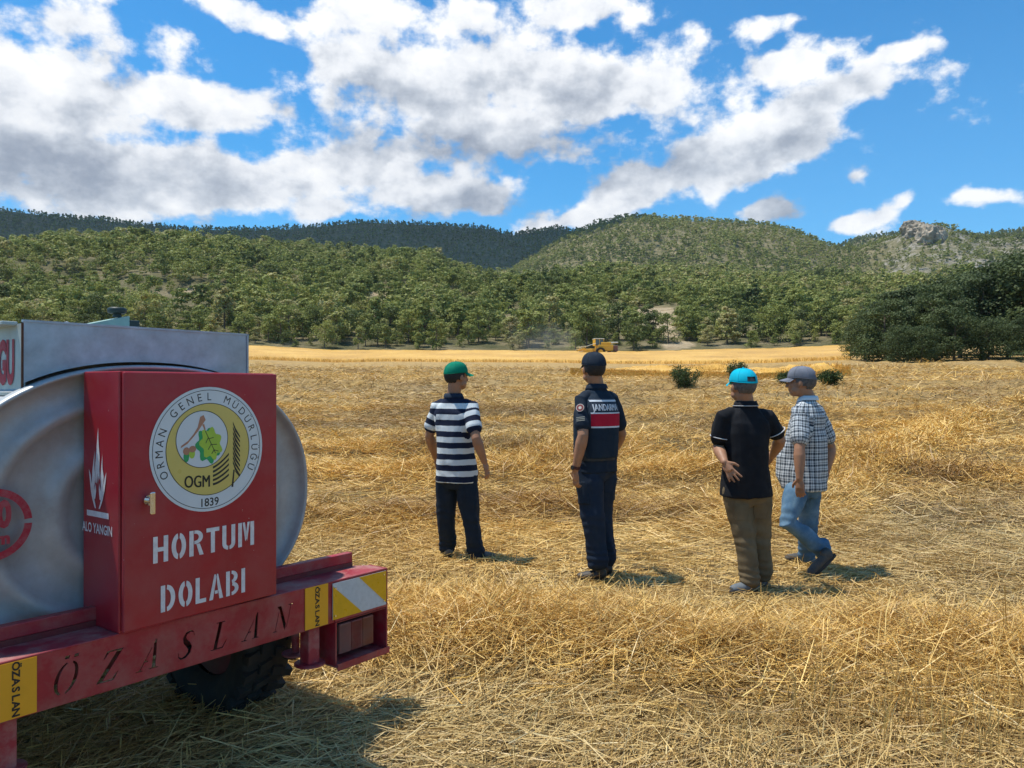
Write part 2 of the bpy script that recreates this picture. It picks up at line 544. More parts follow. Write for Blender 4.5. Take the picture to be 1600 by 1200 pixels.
def polar_grid(rs, azs, close_centre=False):
    R, A = np.meshgrid(rs, azs, indexing='ij')
    x = R * np.sin(A); y = R * np.cos(A)
    z = ground_z(x.ravel(), y.ravel()).reshape(x.shape)
    V = np.stack([x, y, z], -1).reshape(-1, 3)
    nr, na = R.shape
    i = np.arange(nr - 1)[:, None] * na + np.arange(na - 1)[None, :]
    F = np.stack([i, i + na, i + na + 1, i + 1], -1).reshape(-1, 4)[:, ::-1]
    return V, F


# bare patches on the hills: a photo pixel that looks at each, half widths in metres across and up the slope
PATCH = [('bare', 895, 430, 6, 22), ('bare', 1015, 487, 5, 8), ('bare', 1035, 505, 4, 10), ('bare', 1045, 522, 2.0, 5), ('bare', 1058, 540, 1.6, 4), ('bare', 1142, 518, 1.8, 5), ('bare', 950, 490, 2.5, 8), ('bare', 1005, 452, 4, 10),
         ('red', 1432, 441, 10, 14), ('red', 1388, 443, 5, 8), ('bare', 310, 457, 1.6, 4), ('bare', 260, 506, 6, 1.5), ('bare', 603, 457, 1.4, 4), ('bare', 1330, 455, 4, 8), ('bare', 800, 500, 2, 5)]
PATCH = [(k,) + at_pixel(c, r, 127)[:2] + (a * 1.35, b_ * 1.3) for k, c, r, a, b_ in PATCH]


def hill_masks(x, y):
    r = np.hypot(x, y); az = np.arctan2(x, y); col = 800 + FPX * np.tan(np.clip(az, -1.2, 1.2))
    out = {'bare': np.zeros_like(x), 'red': np.zeros_like(x)}
    wx = fbm(x * .09, y * .09, 3, 61) * 5
    for k, px, py, a, b_ in PATCH:
        u = np.array([px, py]) / math.hypot(px, py)
        dr = (x - px) * u[0] + (y - py) * u[1]; dt = (x - px) * u[1] - (y - py) * u[0]
        q = ((dt + wx) / a) ** 2 + (dr / b_) ** 2
        out[k] = np.maximum(out[k], smooth01((1.35 - q) / .6))
    crag = smooth01((col - 1345) / 60) * smooth01((r - 470) / 120) * smooth01((900 - r) / 50)
    summit = smooth01((col - 1020) / 80) * smooth01((1400 - col) / 60) * smooth01((r - 650) / 80) * smooth01((900 - r) / 50)
    out['rock'] = np.clip(.42 * crag + .22 * summit + .05, 0, 1)
    return out


LO, HI = -1.05, 1.05
azf = np.linspace(LO, HI, 900)
azb = np.linspace(HI, 2 * PI + LO, 70)
rn = np.concatenate([[.02, .5], np.geomspace(1.0, 60, 560), np.linspace(60.6, R_EDGE - .01, 90)])
FIELD = mat_field(); HILL = mat_hill()
V, F = polar_grid(rn, azf)
V2, F2 = polar_grid(np.concatenate([[.02, .5, 1], np.geomspace(2, R_EDGE - .01, 60)]), azb)
fo = np_mesh('ground', np.concatenate([V, V2]), np.concatenate([F, F2 + len(V)]), [FIELD], smooth=True)
tag(fo, kind='structure')
azh = np.linspace(LO, HI, 700)
rh = np.concatenate([np.linspace(R_EDGE, 450, 170), np.linspace(453, 960, 130), np.linspace(968, 2600, 90)])
V, F = polar_grid(rh, azh)
V2, F2 = polar_grid(np.array([R_EDGE, 300, 700, 1500, 2600, 9000]), azb)
VV = np.concatenate([V, V2]); mk = hill_masks(VV[:, 0], VV[:, 1])
ho = np_mesh('hills', VV, np.concatenate([F, F2 + len(V)]), [HILL], smooth=True, attrs=mk)
tag(ho, kind='structure')


def mat_straw(name, cols, trans=.12):
    m = bpy.data.materials.new(name); m.use_nodes = True
    nt = m.node_tree; b = NB(nt); p = nt.nodes['Principled BSDF']
    t = attr(b, 'tint')
    c = b.ramp(t, cols)
    g = attr(b, 'gold')
    c = b.mix(g, b.mix(1.0, c, (.76, .74, .72), 'MULTIPLY'), b.mix(1.0, c, (1.12, .92, .50), 'MULTIPLY'))
    b.put(p.inputs['Base Color'], c)
    p.inputs['Roughness'].default_value = .48
    p.inputs['Specular IOR Level'].default_value = .45
    tr = b.n('ShaderNodeBsdfTranslucent'); b.put(tr.inputs['Color'], c)
    mx = b.n('ShaderNodeMixShader'); mx.inputs[0].default_value = trans
    nt.links.new(p.outputs[0], mx.inputs[1]); nt.links.new(tr.outputs[0], mx.inputs[2])
    nt.links.new(mx.outputs[0], nt.nodes['Material Output'].inputs[0])
    return m


STRAW = mat_straw('straw', [(0, (.26, .155, .06)), (.25, (.46, .315, .125)), (.55, (.69, .51, .215)), (.85, (.82, .65, .32)), (1, (.88, .77, .46))])


def strands(x, y, lift, L, w, yaw, pitch, bend, roll):
    n = len(x)
    z = ground_z(x, y) + lift
    d = np.stack([np.cos(yaw) * np.cos(pitch), np.sin(yaw) * np.cos(pitch), np.sin(pitch)], -1)
    side = np.stack([-np.sin(yaw), np.cos(yaw), np.zeros(n)], -1)
    up = np.cross(d, side)
    wv = side * np.cos(roll)[:, None] + up * np.sin(roll)[:, None]
    bv = side * (bend * np.sin(roll * 7))[:, None] + up * bend[:, None]
    c = np.stack([x, y, z], -1)
    V = np.empty((n, 6, 3))
    for k, t in enumerate((-.5, 0.05, .5)):
        p = c + d * (L * t)[:, None] + bv * (L * (t * t) * 1.2)[:, None]
        ww = wv * (w * (.5 if k < 2 else .3))[:, None]
        V[:, 2 * k] = p - ww; V[:, 2 * k + 1] = p + ww
    b = np.arange(n)[:, None] * 6
    F = np.concatenate([b + np.array([[0, 1, 3, 2]]), b + np.array([[2, 3, 5, 4]])], 0)
    return V.reshape(-1, 3), F


def scatter(n, r0, r1, spread=.88):
    r = np.sqrt(rng.uniform(r0 * r0, r1 * r1, n)); a = rng.uniform(-spread, spread, n)
    return r * np.sin(a), r * np.cos(a)


def lay_straw():
    Vs, Fs, T, G = [], [], [], []
    k0 = 0
    def emit(x, y, lift, L, w, yaw, pitch, bend, roll, tint, gold):
        nonlocal k0
        V, F = strands(x, y, lift, L, w, yaw, pitch, bend, roll)
        Vs.append(V); Fs.append(F + k0); k0 += len(V)
        T.append(np.repeat(np.clip(tint, 0, 1), 6)); G.append(np.repeat(np.clip(gold, 0, 1), 6))
    bands = [(.8, 3.2, 38000, .23, .0036), (3.2, 5.5, 72000, .26, .0038), (5.5, 9, 105000, .27, .0052), (9, 15, 130000, .28, .0078), (15, 26, 130000, .27, .0115), (26, 52, 130000, .30, .019)]
    for r0, r1, n, L0, w0 in bands:
        x, y = scatter(n, r0, r1)
        hp = heap(x, y)
        hl = np.clip(hp / .16, 0, 1.6)
        # thin the mat between the heaps
        keep = rng.uniform(0, 1, n) < (.50 + .5 * np.clip(hl, 0, 1) + .45 * fbm(x * 1.1, y * 1.1, 3, 77))
        x, y, hp, hl = x[keep], y[keep], hp[keep], hl[keep]
        n = len(x)
        flow = 2.2 * fbm(x * .35, y * .35, 3, 81) + .35
        yaw = flow + rng.normal(0, .75, n)
        calm = 1 - .6 * np.exp(-((y - 5.9) / .7) ** 2) * (np.abs(x - 1.2) < 2.4)
        steep = (.13 + .20 * hl) * calm
        pitch = rng.normal(0, 1, n) * steep
        L = L0 * rng.uniform(.45, 1.45, n)
        lift = np.abs(rng.normal(0, 1, n)) * (.014 + .045 * hl) * calm + .008 + np.abs(np.sin(pitch)) * L * .35
        tint = rng.beta(2.4, 2.4 + .5 * (r0 > 8), n) + .25 * fbm(x * .8, y * .8, 3, 83) + .02
        br = smooth01((fbm(x * .22 + 7, y * .55, 4, 51) - .02) / .22) * smooth01((y - 4) / 5)
        tint = tint - .34 * br
        gold = .42 - .25 * br + .42 * np.clip(hl, 0, 1) + .6 * fbm(x * .25, y * .25, 3, 85) + rng.normal(0, .12, n)
        emit(x, y, lift, L, w0 * rng.uniform(.7, 1.35, n), yaw, pitch, rng.normal(0, .16, n), rng.normal(0, .7, n), tint, gold)
        # stubble left standing
        m = int(n * .06)
        x, y = scatter(m, r0, r1)
        row = np.round(x / .16) * .16 + rng.normal(0, .018, m)
        x = row
        trough = np.exp(-((y - (3.35 + .12 * x)) / .55) ** 2) * smooth01((x - .1) / 1.8)
        L = (.06 + .05 * rng.uniform(0, 1, m) + .05 * trough * rng.uniform(.3, 1, m))
        emit(x, y, L * .5, L, np.full(m, w0 * .85), rng.uniform(0, 6.28, m), PI / 2 + rng.normal(0, .16, m), rng.normal(0, .06, m), rng.uniform(0, 3.1, m),
             rng.beta(2, 2.4, m), .35 + rng.normal(0, .15, m))
    # tufts of taller stubble in the hollow in front of the heap
    m = 3500
    x = rng.uniform(.2, 4.2, m); y = 3.25 + .12 * x + rng.normal(0, .30, m)
    keep = (fbm(x * 2.2, y * 2.2, 3, 88) + .25 * np.clip(x - 1.4, -1, 1) > rng.normal(.05, .12, m)) & (rng.uniform(0, 1, m) < .6 * smooth01((x - .1) / 1.6))
    x, y = x[keep], y[keep]; m = len(x)
    L = rng.uniform(.10, .26, m)
    emit(x, y, L * .45, L, np.full(m, .0034), rng.uniform(0, 6.28, m), PI / 2 + rng.normal(0, .28, m), rng.normal(0, .10, m), rng.uniform(0, 3.1, m), rng.beta(2, 2.6, m), .55 + rng.normal(0, .2, m))
    # loose straw poking out of the heaps
    for pts, a, s in SWATHS[:2]:
        m = 14000
        i = rng.integers(0, len(pts) - 1, m); t = rng.uniform(0, 1, m); P = np.array(pts)
        x = P[i, 0] + (P[i + 1, 0] - P[i, 0]) * t + rng.normal(0, s * .5, m); y = P[i, 1] + (P[i + 1, 1] - P[i, 1]) * t + rng.normal(0, s * .5, m)
        k = np.clip(np.hypot(x, y) / 4.5, 1, 4)
        L = rng.uniform(.14, .42, m)
        pitch = rng.normal(.04, .30, m)
        emit(x, y, rng.uniform(.02, .09, m) + np.abs(np.sin(pitch)) * L * .3, L, .0038 * k * rng.uniform(.7, 1.3, m), rng.uniform(0, 6.28, m), pitch, rng.normal(0, .22, m), rng.normal(0, .7, m), rng.beta(3, 1.7, m), .75 + rng.normal(0, .2, m))
    o = np_mesh('straw', np.concatenate(Vs), np.concatenate(Fs), [STRAW], attrs={'tint': np.concatenate(T), 'gold': np.concatenate(G)})
    tag(o, 'loose golden straw and stubble covering the harvested field', 'straw', kind='stuff')


lay_straw()


def lay_wheat():
    WH = mat_straw('ripe_wheat', [(0, (.38, .22, .05)), (.35, (.55, .35, .085)), (.7, (.68, .45, .12)), (1, (.78, .56, .19))], .1)
    azs = np.linspace(-.95, .414, 620)
    col = 800 + FPX * np.tan(azs)
    def edge(cols, rows):
        rr = np.array([math.hypot(*at_pixel(c, q, 20, 124)[:2]) for c, q in zip(cols, rows)])
        return np.interp(col, cols, rr) + 1.2 * fbm(col * .02, col * 0 + 3, 3, 7) + .5 * fbm(col * .3, col * 0 + 5, 2, 9)
    Vs, Fs, T, G = [], [], [], []; k0 = 0
    def block(sel, r_in, r_out, n, seed, top=.30):
        nonlocal k0
        a = azs[sel]; ri = r_in[sel]; ro = r_out[sel]
        t = np.linspace(0, 1, n)[:, None]
        R = ri[None] + (ro - ri)[None] * t
        A = np.broadcast_to(a[None], R.shape)
        x = R * np.sin(A); y = R * np.cos(A)
        z = ground_z(x.ravel(), y.ravel()).reshape(x.shape)
        h = top + .10 * fbm(x * .7, y * .35, 3, seed) + .07 * fbm(x * 3, y * 3, 2, seed + 3)
        h[0] = 0.0; h[1] *= .45; h[2] *= .8; h[-1] = 0
        if n < 60:                                            # the last thin strip: ragged, knocked down along its edges
            cc = (a - a[0]) / (a[-1] - a[0])
            h = h * (smooth01(t / .4) * (smooth01(cc / .12) * smooth01((1 - cc) / .10))[None]) * np.clip(.8 + 1.3 * fbm(x * .4, y * .8, 3, 71), .15, 1.4)
        V = np.stack([x, y, z + h], -1).reshape(-1, 3)
        nr, na = R.shape
        i = np.arange(nr - 1)[:, None] * na + np.arange(na - 1)[None, :]
        F = np.stack([i, i + na, i + na + 1, i + 1], -1).reshape(-1, 4)[:, ::-1]
        tt = .62 + .5 * fbm(x * .25, y * .12, 4, seed + 5) + .3 * rng.normal(0, .3, x.shape)
        tt[0] = .35
        Vs.append(V); Fs.append(F + k0); k0 += len(V); T.append(np.clip(tt, 0, 1).ravel()); G.append(np.full(len(V), .75))
        # ears and stalks standing up along the cut edge and through the top
        m = 60000
        j = rng.integers(0, len(a), m); u = rng.uniform(0, 1, m) ** 2.2
        r = ri[j] + (ro[j] - ri[j]) * u + rng.normal(0, .08, m); aa = a[j] + rng.uniform(-.001, .001, m)
        x = r * np.sin(aa); y = r * np.cos(aa)
        L = rng.uniform(.5, 1.1, m) * top
        V, F = strands(x, y, L * .5, L, .022 * rng.uniform(.6, 1.4, m), rng.uniform(0, 6.28, m), PI / 2 + rng.normal(0, .35, m), rng.normal(0, .12, m), rng.uniform(0, 3, m))
        Vs.append(V); Fs.append(F + k0); k0 += len(V); T.append(np.repeat(rng.beta(3, 1.6, m), 6)); G.append(np.repeat(np.full(m, .75), 6))
    cA = [-500, 0, 400, 620, 900, 1100, 1330, 1420]; eA = edge(cA, [560, 561, 562, 565, 567, 569, 562, 560])
    block(np.ones(len(azs), bool), eA, np.full(len(azs), R_EDGE - 1.5), 150, 3)
    cB = [880, 1000, 1150, 1330, 1345]
    e1 = edge(cB, [583, 588, 591, 585, 585]); e2 = edge(cB, [580, 578, 577, 572, 571])
    block((col > 890) & (col < 1340), e1, np.maximum(e2, e1 + .5), 30, 13, .20)
    o = np_mesh('wheat', np.concatenate(Vs), np.concatenate(Fs), [WH], attrs={'tint': np.concatenate(T), 'gold': np.concatenate(G)}, smooth=False)
    tag(o, 'ripe golden wheat still standing along the far side of the field', 'wheat', kind='stuff')


lay_wheat()

# ---------------------------------------------------------------- trees
def mat_leaf(name, cols, rnd=.0):
    m = bpy.data.materials.new(name); m.use_nodes = True
    nt = m.node_tree; b = NB(nt); p = nt.nodes['Principled BSDF']
    t = attr(b, 'tint')
    if rnd:
        oi = b.n('ShaderNodeObjectInfo').outputs['Random']
        t = b.m('ADD', t, b.m('MULTIPLY', b.m('SUBTRACT', oi, .5), rnd))
    c = b.ramp(t, cols)
    b.put(p.inputs['Base Color'], c)
    p.inputs['Roughness'].default_value = .65; p.inputs['Specular IOR Level'].default_value = .25
    tr = b.n('ShaderNodeBsdfTranslucent'); b.put(tr.inputs['Color'], c)
    mx = b.n('ShaderNodeMixShader'); mx.inputs[0].default_value = .30
    nt.links.new(p.outputs[0], mx.inputs[1]); nt.links.new(tr.outputs[0], mx.inputs[2])
    nt.links.new(mx.outputs[0], nt.nodes['Material Output'].inputs[0])
    return m


OLIVE = [(0, (.065, .088, .028)), (.3, (.160, .188, .050)), (.55, (.265, .292, .072)), (.8, (.35, .36, .10)), (1, (.42, .37, .16))]
LEAF = mat_leaf('pine_needles', OLIVE, .75)
LEAF_FOREST = mat_leaf('forest_needles', OLIVE)
LEAF_SHADED = mat_leaf('shaded_needles', [(0, (.028, .044, .018)), (.35, (.060, .086, .032)), (.7, (.105, .135, .045)), (1, (.17, .20, .065))], .4)  # darker kind of tree; the grove's cloud shade is put into these greens too
BARK = material('pine_bark', (.16, .12, .09), .9, var=.4, vscale=6)


def crown(nc, nq, qs, seed, base=.16, rad=.36, narrow=0.0):
    """leafy clumps inside a crown of height 1 standing on the origin: vertices, faces, tint"""
    g = np.random.default_rng(seed)
    t = g.uniform(0, 1, nc) ** .9
    zc = base + .07 + t * (1 - base - .16)
    prof = np.sin(np.clip((zc - base + .10) / (1.08 - base), 0, 1) * PI) ** .55 * (1 - narrow * t)
    a = g.uniform(0, 6.28, nc); rr = rad * prof * np.sqrt(g.uniform(.05, .8, nc))
    C = np.stack([rr * np.cos(a), rr * np.sin(a), zc], -1)
    lean = g.normal(0, .05, 2)
    C[:, :2] += lean * zc[:, None]
    cr = rad * g.uniform(.26, .50, nc) * (1 - .25 * t)
    N = nc * nq
    ci = np.repeat(np.arange(nc), nq)
    d = g.normal(0, 1, (N, 3)); d /= np.linalg.norm(d, axis=1)[:, None]
    d[:, 2] = np.abs(d[:, 2]) * np.where(g.uniform(0, 1, N) < .72, 1, -1)
    rad_ = cr[ci] * g.uniform(.55, 1.08, N)
    P = C[ci] + d * rad_[:, None] * np.array([1.0, 1.0, .62])
    nrm = d * .9 + g.normal(0, .55, (N, 3)) + np.array([0, 0, .35]); nrm /= np.linalg.norm(nrm, axis=1)[:, None]
    h = g.normal(0, 1, (N, 3)); u = np.cross(nrm, h); u /= np.linalg.norm(u, axis=1)[:, None]; v = np.cross(nrm, u)
    s = qs * g.uniform(.55, 1.3, N)[:, None]
    V = np.stack([P - u * s - v * s * .4, P + u * s * .3 - v * s * .8, P + u * s + v * s * .3, P - u * s * .2 + v * s * .8], 1)
    tint = .50 + g.normal(0, .10, nc)[ci] + g.normal(0, .08, N)
    b = np.arange(N)[:, None] * 4
    return V.reshape(-1, 3), b + np.array([[0, 1, 2, 3]]), np.repeat(tint, 4)


def trunk_mesh(name, seed, h=1.0, r=.028, reach=.78):
    g = random.Random(seed); mb = MB()
    top = Vector((g.uniform(-.05, .05), g.uniform(-.05, .05), h * reach))
    mid = Vector((g.uniform(-.03, .03), g.uniform(-.03, .03), h * .4))
    mb.tube([(0, 0, -.03), mid * .5, mid, (mid + top) / 2, top], [r, r * .85, r * .7, r * .45, r * .15], BARK, 7)
    for k in range(9):
        t = g.uniform(.18, .85); p = mid.lerp(top, (t - .4) / .6) if t > .4 else Vector((0, 0, 0)).lerp(mid, t / .4)
        a = g.uniform(0, 6.28); L = g.uniform(.12, .26) * (1.1 - t * .5)
        q = p + Vector((math.cos(a) * L, math.sin(a) * L, L * g.uniform(.25, .6)))
        mb.tube([p, p.lerp(q, .5) + Vector((0, 0, .01)), q], [r * .38, r * .25, r * .08], BARK, 5)
    o = mb.build(name); me = o.data; bpy.data.objects.remove(o)
    return me


def tree_thing(name, cm, tm, loc, h, rz, label, cat, group, wide=1.0):
    root = empty(name, loc, rz); root.scale = (h * wide, h * wide, h)
    tag(root, label, cat, group)
    for nm, me in (('trunk', tm), ('crown', cm)):
        o = bpy.data.objects.new(nm, me); COL.objects.link(o); o.parent = root
    return root


def horizon_cut(x, y, z, top):
    """True where a thing with its top at `top` shows above the land in front of it (from around the eye)"""
    vis = np.ones(len(x), bool)
    steps = np.linspace(.12, .985, 34)
    e = (top - EYE) / np.hypot(x, y)
    for s in steps:
        zz = ground_z(x * s, y * s)
        el = (zz + 1.0 - EYE) / (np.hypot(x, y) * s)
        vis &= e > el - .004
    return vis


def plant_forest():
    spots = []
    for r0, r1, sp in ((126, 300, 3.8), (300, 470, 4.4), (470, 960, 4.7), (1050, 1380, 6.2)):
        n = int(r1 / sp) + 1
        gx, gy = np.meshgrid(np.arange(-n, n), np.arange(0, n))
        x = gx.ravel() * sp + rng.uniform(-.42, .42, gx.size) * sp; y = gy.ravel() * sp * 1.0 + rng.uniform(-.42, .42, gx.size) * sp
        r = np.hypot(x, y); a = np.arctan2(x, y)
        edge_in = r0 + (3.0 * fbm(a * 40, a * 0, 3, 91) + 2.5 if r0 == 126 else 0)
        k = (r > edge_in) & (r < r1) & (np.abs(a) < .74)
        spots.append(np.stack([x[k], y[k]], -1))
    P = np.concatenate(spots)
    x, y = P[:, 0], P[:, 1]; r = np.hypot(x, y)
    mk = hill_masks(x, y)
    open_ = np.clip(mk['bare'] + mk['red'], 0, 1)
    for dn in (4, 8):                                  # nothing tall stands just below a bare slope either
        m2 = hill_masks(x * (r + dn) / r, y * (r + dn) / r); open_ = np.maximum(open_, np.clip(m2['bare'] + m2['red'], 0, 1) * (1 - dn / 14))
    prob = 1 - .97 * open_ - .22 * mk['rock'] - .06
    prob = prob - .30 * smooth01((fbm(x * .03, y * .03, 3, 95) - .22) / .2)
    # sparse young growth at the edge of the field in the middle
    k = rng.uniform(0, 1, len(x)) < prob
    x, y, r = x[k], y[k], r[k]
    z = ground_z(x, y)
    h = (4.7 + rng.normal(0, 1.35, len(x)) - 1.8 * (rng.uniform(0, 1, len(x)) < .22)) * (1 + .18 * fbm(x * .02, y * .02, 2, 97))
    h = np.where(r > 1000, h * 1.25, h)
    h = np.where(r < 170, h * 1.06, h)
    h = np.where((r < 133) & (rng.uniform(0, 1, len(x)) < .5), h * .5, h)
    rk = hill_masks(x, y)['rock']
    h = np.clip(h * (1 - .45 * np.clip(rk - .1, 0, 1)), 1.6, 11)
    vis = horizon_cut(x, y, z, z + h)
    x, y, z, h, r = x[vis], y[vis], z[vis], h[vis], r[vis]
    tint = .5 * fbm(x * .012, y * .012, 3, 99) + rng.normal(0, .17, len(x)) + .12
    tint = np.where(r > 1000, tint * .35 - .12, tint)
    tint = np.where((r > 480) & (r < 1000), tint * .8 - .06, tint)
    print('forest trees', len(x))
    # the nearest ones are trees of their own
    order = np.argsort(r)
    near = order[:272]; rest = order[272:]
    kinds = [('olive green pine with a round crown at the foot of the wooded hill', 0), ('yellowish green pine with a loose open crown at the edge of the wood', 1), ('slender pale green pine standing between fuller pines at the wood edge', 2), ('broad dark olive pine with a low crown at the edge of the wood', 3)]
    cms, tms = [], []
    for i, (rad, base, narrow) in enumerate(((.40, .03, .1), (.38, .08, .2), (.29, .02, .45), (.50, .0, .1))):
        for s in range(3):
            V, F, T = crown(28, 75, .023, 200 + i * 10 + s, base, rad, narrow)
            cms.append(np_mesh('crown', V, F, [LEAF], attrs={'tint': T + (.08, .22, .14, -.08)[i]}, link=False)); tms.append(trunk_mesh('trunk', 300 + i * 10 + s, r=.022))
    for q in near:
        i = int(rng.integers(0, 4)); j = i * 3 + int(rng.integers(0, 3))
        tree_thing('pine_tree', cms[j], tms[j], (x[q], y[q], z[q] - .15), h[q], rng.uniform(0, 6.28), kinds[i][0], 'pine tree', 'pines along the foot of the hills', rng.uniform(.9, 1.2))
    # everything behind them reads as one wood
    Vs, Fs, Ts = [], [], []; k0 = 0
    for lo, hi, nc, nq, qs in ((0, 230, 17, 38, .036), (230, 470, 12, 22, .052), (470, 1000, 8, 11, .085), (1000, 3000, 6, 7, .125)):
        idx = rest[(r[rest] >= lo) & (r[rest] < hi)]
        protos = [crown(nc, nq, qs, 500 + s, .08, (.42, .38, .34, .48)[s % 4] if lo < 1000 else .27, (.1, .2, .4, .1)[s % 4] if lo < 1000 else .6) for s in range(8)]
        for s in range(8):
            ii = idx[s::8]
            if not len(ii): continue
            V, F, T = protos[s]
            a = rng.uniform(0, 6.28, len(ii)); ca, sa = np.cos(a) * h[ii] * 1.12, np.sin(a) * h[ii] * 1.12
            W = np.empty((len(ii), len(V), 3))
            W[:, :, 0] = V[None, :, 0] * ca[:, None] - V[None, :, 1] * sa[:, None] + x[ii][:, None]
            W[:, :, 1] = V[None, :, 0] * sa[:, None] + V[None, :, 1] * ca[:, None] + y[ii][:, None]
            W[:, :, 2] = V[None, :, 2] * h[ii][:, None] + z[ii][:, None] - .3
            Vs.append(W.reshape(-1, 3)); Fs.append((F[None] + (np.arange(len(ii)) * len(V))[:, None, None]).reshape(-1, 4) + k0); k0 += W.shape[0] * W.shape[1]
            Ts.append((T[None] + tint[ii][:, None]).ravel())
    o = np_mesh('forest', np.concatenate(Vs), np.concatenate(Fs), [LEAF_FOREST], attrs={'tint': np.concatenate(Ts)})
    tag(o, 'pine wood covering the slopes of the hills behind the field', 'wood', kind='stuff')


plant_forest()


def plant_grove():
    """the dark trees at the right-hand edge of the field"""
    cms = []; tms = []
    for s in range(5):
        V, F, T = crown(54, 210, .0135, 700 + s, (.02, .05, .12, .03, .2)[s], (.44, .40, .42, .52, .40)[s], .15)
        cms.append(np_mesh('crown', V, F, [LEAF_SHADED], attrs={'tint': T}, link=False)); tms.append(trunk_mesh('trunk', 720 + s, r=.024))
    # photo column of the trunk, distance, height, kind
    rows = [(1352, 60, 4.3, 3), (1385, 57, 5.4, 0), (1420, 59, 6.4, 1), (1462, 55, 6.6, 0), (1500, 62, 7.6, 1), (1535, 57, 7.2, 2), (1575, 61, 8.6, 4), (1615, 56, 8.8, 2), (1660, 60, 9.0, 1),
            (1405, 52, 3.0, 3), (1440, 51, 2.7, 3), (1372, 66, 5.4, 1), (1440, 69, 7.4, 0), (1478, 71, 8.0, 2), (1550, 70, 9.2, 1), (1610, 72, 10, 0), (1490, 53, 4.4, 3), (1700, 57, 8.6, 0), (1590, 75, 11, 4), (1340, 74, 4.0, 0), (1545, 53, 3.2, 3), (1605, 50, 3.4, 3)]
    names = ['dark green tree with a rounded crown in the shady grove beside the field', 'tall dark tree with a leafy crown inside the shady grove beside the field', 'dark open-crowned pine in the shady grove beside the field', 'low bushy dark tree at the foot of the shady grove', 'dark pine with a bare lower trunk in the shady grove beside the field']
    for c, d, h, k in rows:
        x = (c - 800) / FPX * d
        lab = names[k]
        if (c, d) == (1352, 60): lab = 'low bushy dark tree at the end of the grove nearest the standing wheat'
        tree_thing('shade_tree', cms[k], tms[k], (x, d, gz(x, d) - .1), h * .93, rng.uniform(0, 6), lab, 'tree', None if 'nearest' in lab else 'dark trees of the grove beside the field', rng.uniform(.95, 1.15))


plant_grove()


def plant_bushes():
    SH = mat_leaf('shrub_leaves', [(0, (.02, .035, .012)), (.5, (.055, .085, .024)), (1, (.12, .16, .05))])
    twig = material('shrub_twig', (.14, .09, .05), .9)
    rows = [(1070, 606, 1.15, 1.5, 'largest green shrub, in the stubble between the officer and the man in black'),
            (1152, 592, .95, 1.2, 'green shrub showing just above the turquoise cap'),
            (1228, 600, .62, .9, 'small green shrub beside the peak of the grey cap'),
            (1296, 601, .72, 1.0, 'small round green shrub on its own between the grey cap and the grove')]
    for q, (c, rw, h, w, lab) in enumerate(rows):
        X, Y, Z = at_pixel(c, rw, 15, 120)
        root = empty('shrub', (X, Y, Z - .05), 0); tag(root, lab, 'shrub', 'green shrubs in the stubble')
        g = np.random.default_rng(40 + q)
        mb = MB(); n = 26; C = []
        for k in range(n):
            a = g.uniform(0, 6.28); t = g.uniform(.1, 1) ** .6
            tip = Vector((math.cos(a) * w * .55 * t, math.sin(a) * w * .55 * t, h * (1.02 - .5 * t * t) * g.uniform(.75, 1.05)))
            mb.tube([(0, 0, 0), tip * .5 + Vector((0, 0, h * .06)), tip], [.016, .010, .004], twig, 5)
            C.append(tip)
        mb.build('stem', root)
        Vs, Fs, Ts = [], [], []; k0 = 0
        for tip in C:
            m = 110
            t = g.uniform(.25, 1.03, m)
            P = np.array(tip)[None] * t[:, None] + g.normal(0, .055, (m, 3)) * (1 + .5 * h)
            nrm = g.normal(0, 1, (m, 3)) + np.array([0, 0, .8]); nrm /= np.linalg.norm(nrm, axis=1)[:, None]
            u = np.cross(nrm, g.normal(0, 1, (m, 3))); u /= np.linalg.norm(u, axis=1)[:, None]; v = np.cross(nrm, u); s = g.uniform(.025, .06, m)[:, None]
            V = np.stack([P - u * s, P - v * s * .5, P + u * s, P + v * s * .5], 1).reshape(-1, 3)
            Vs.append(V); Fs.append(np.arange(m)[:, None] * 4 + np.array([[0, 1, 2, 3]]) + k0); k0 += len(V)
            Ts.append(np.repeat(g.uniform(.2, .8, m), 4))
        np_mesh('foliage', np.concatenate(Vs), np.concatenate(Fs), [SH], parent=root, attrs={'tint': np.concatenate(Ts)})


plant_bushes()


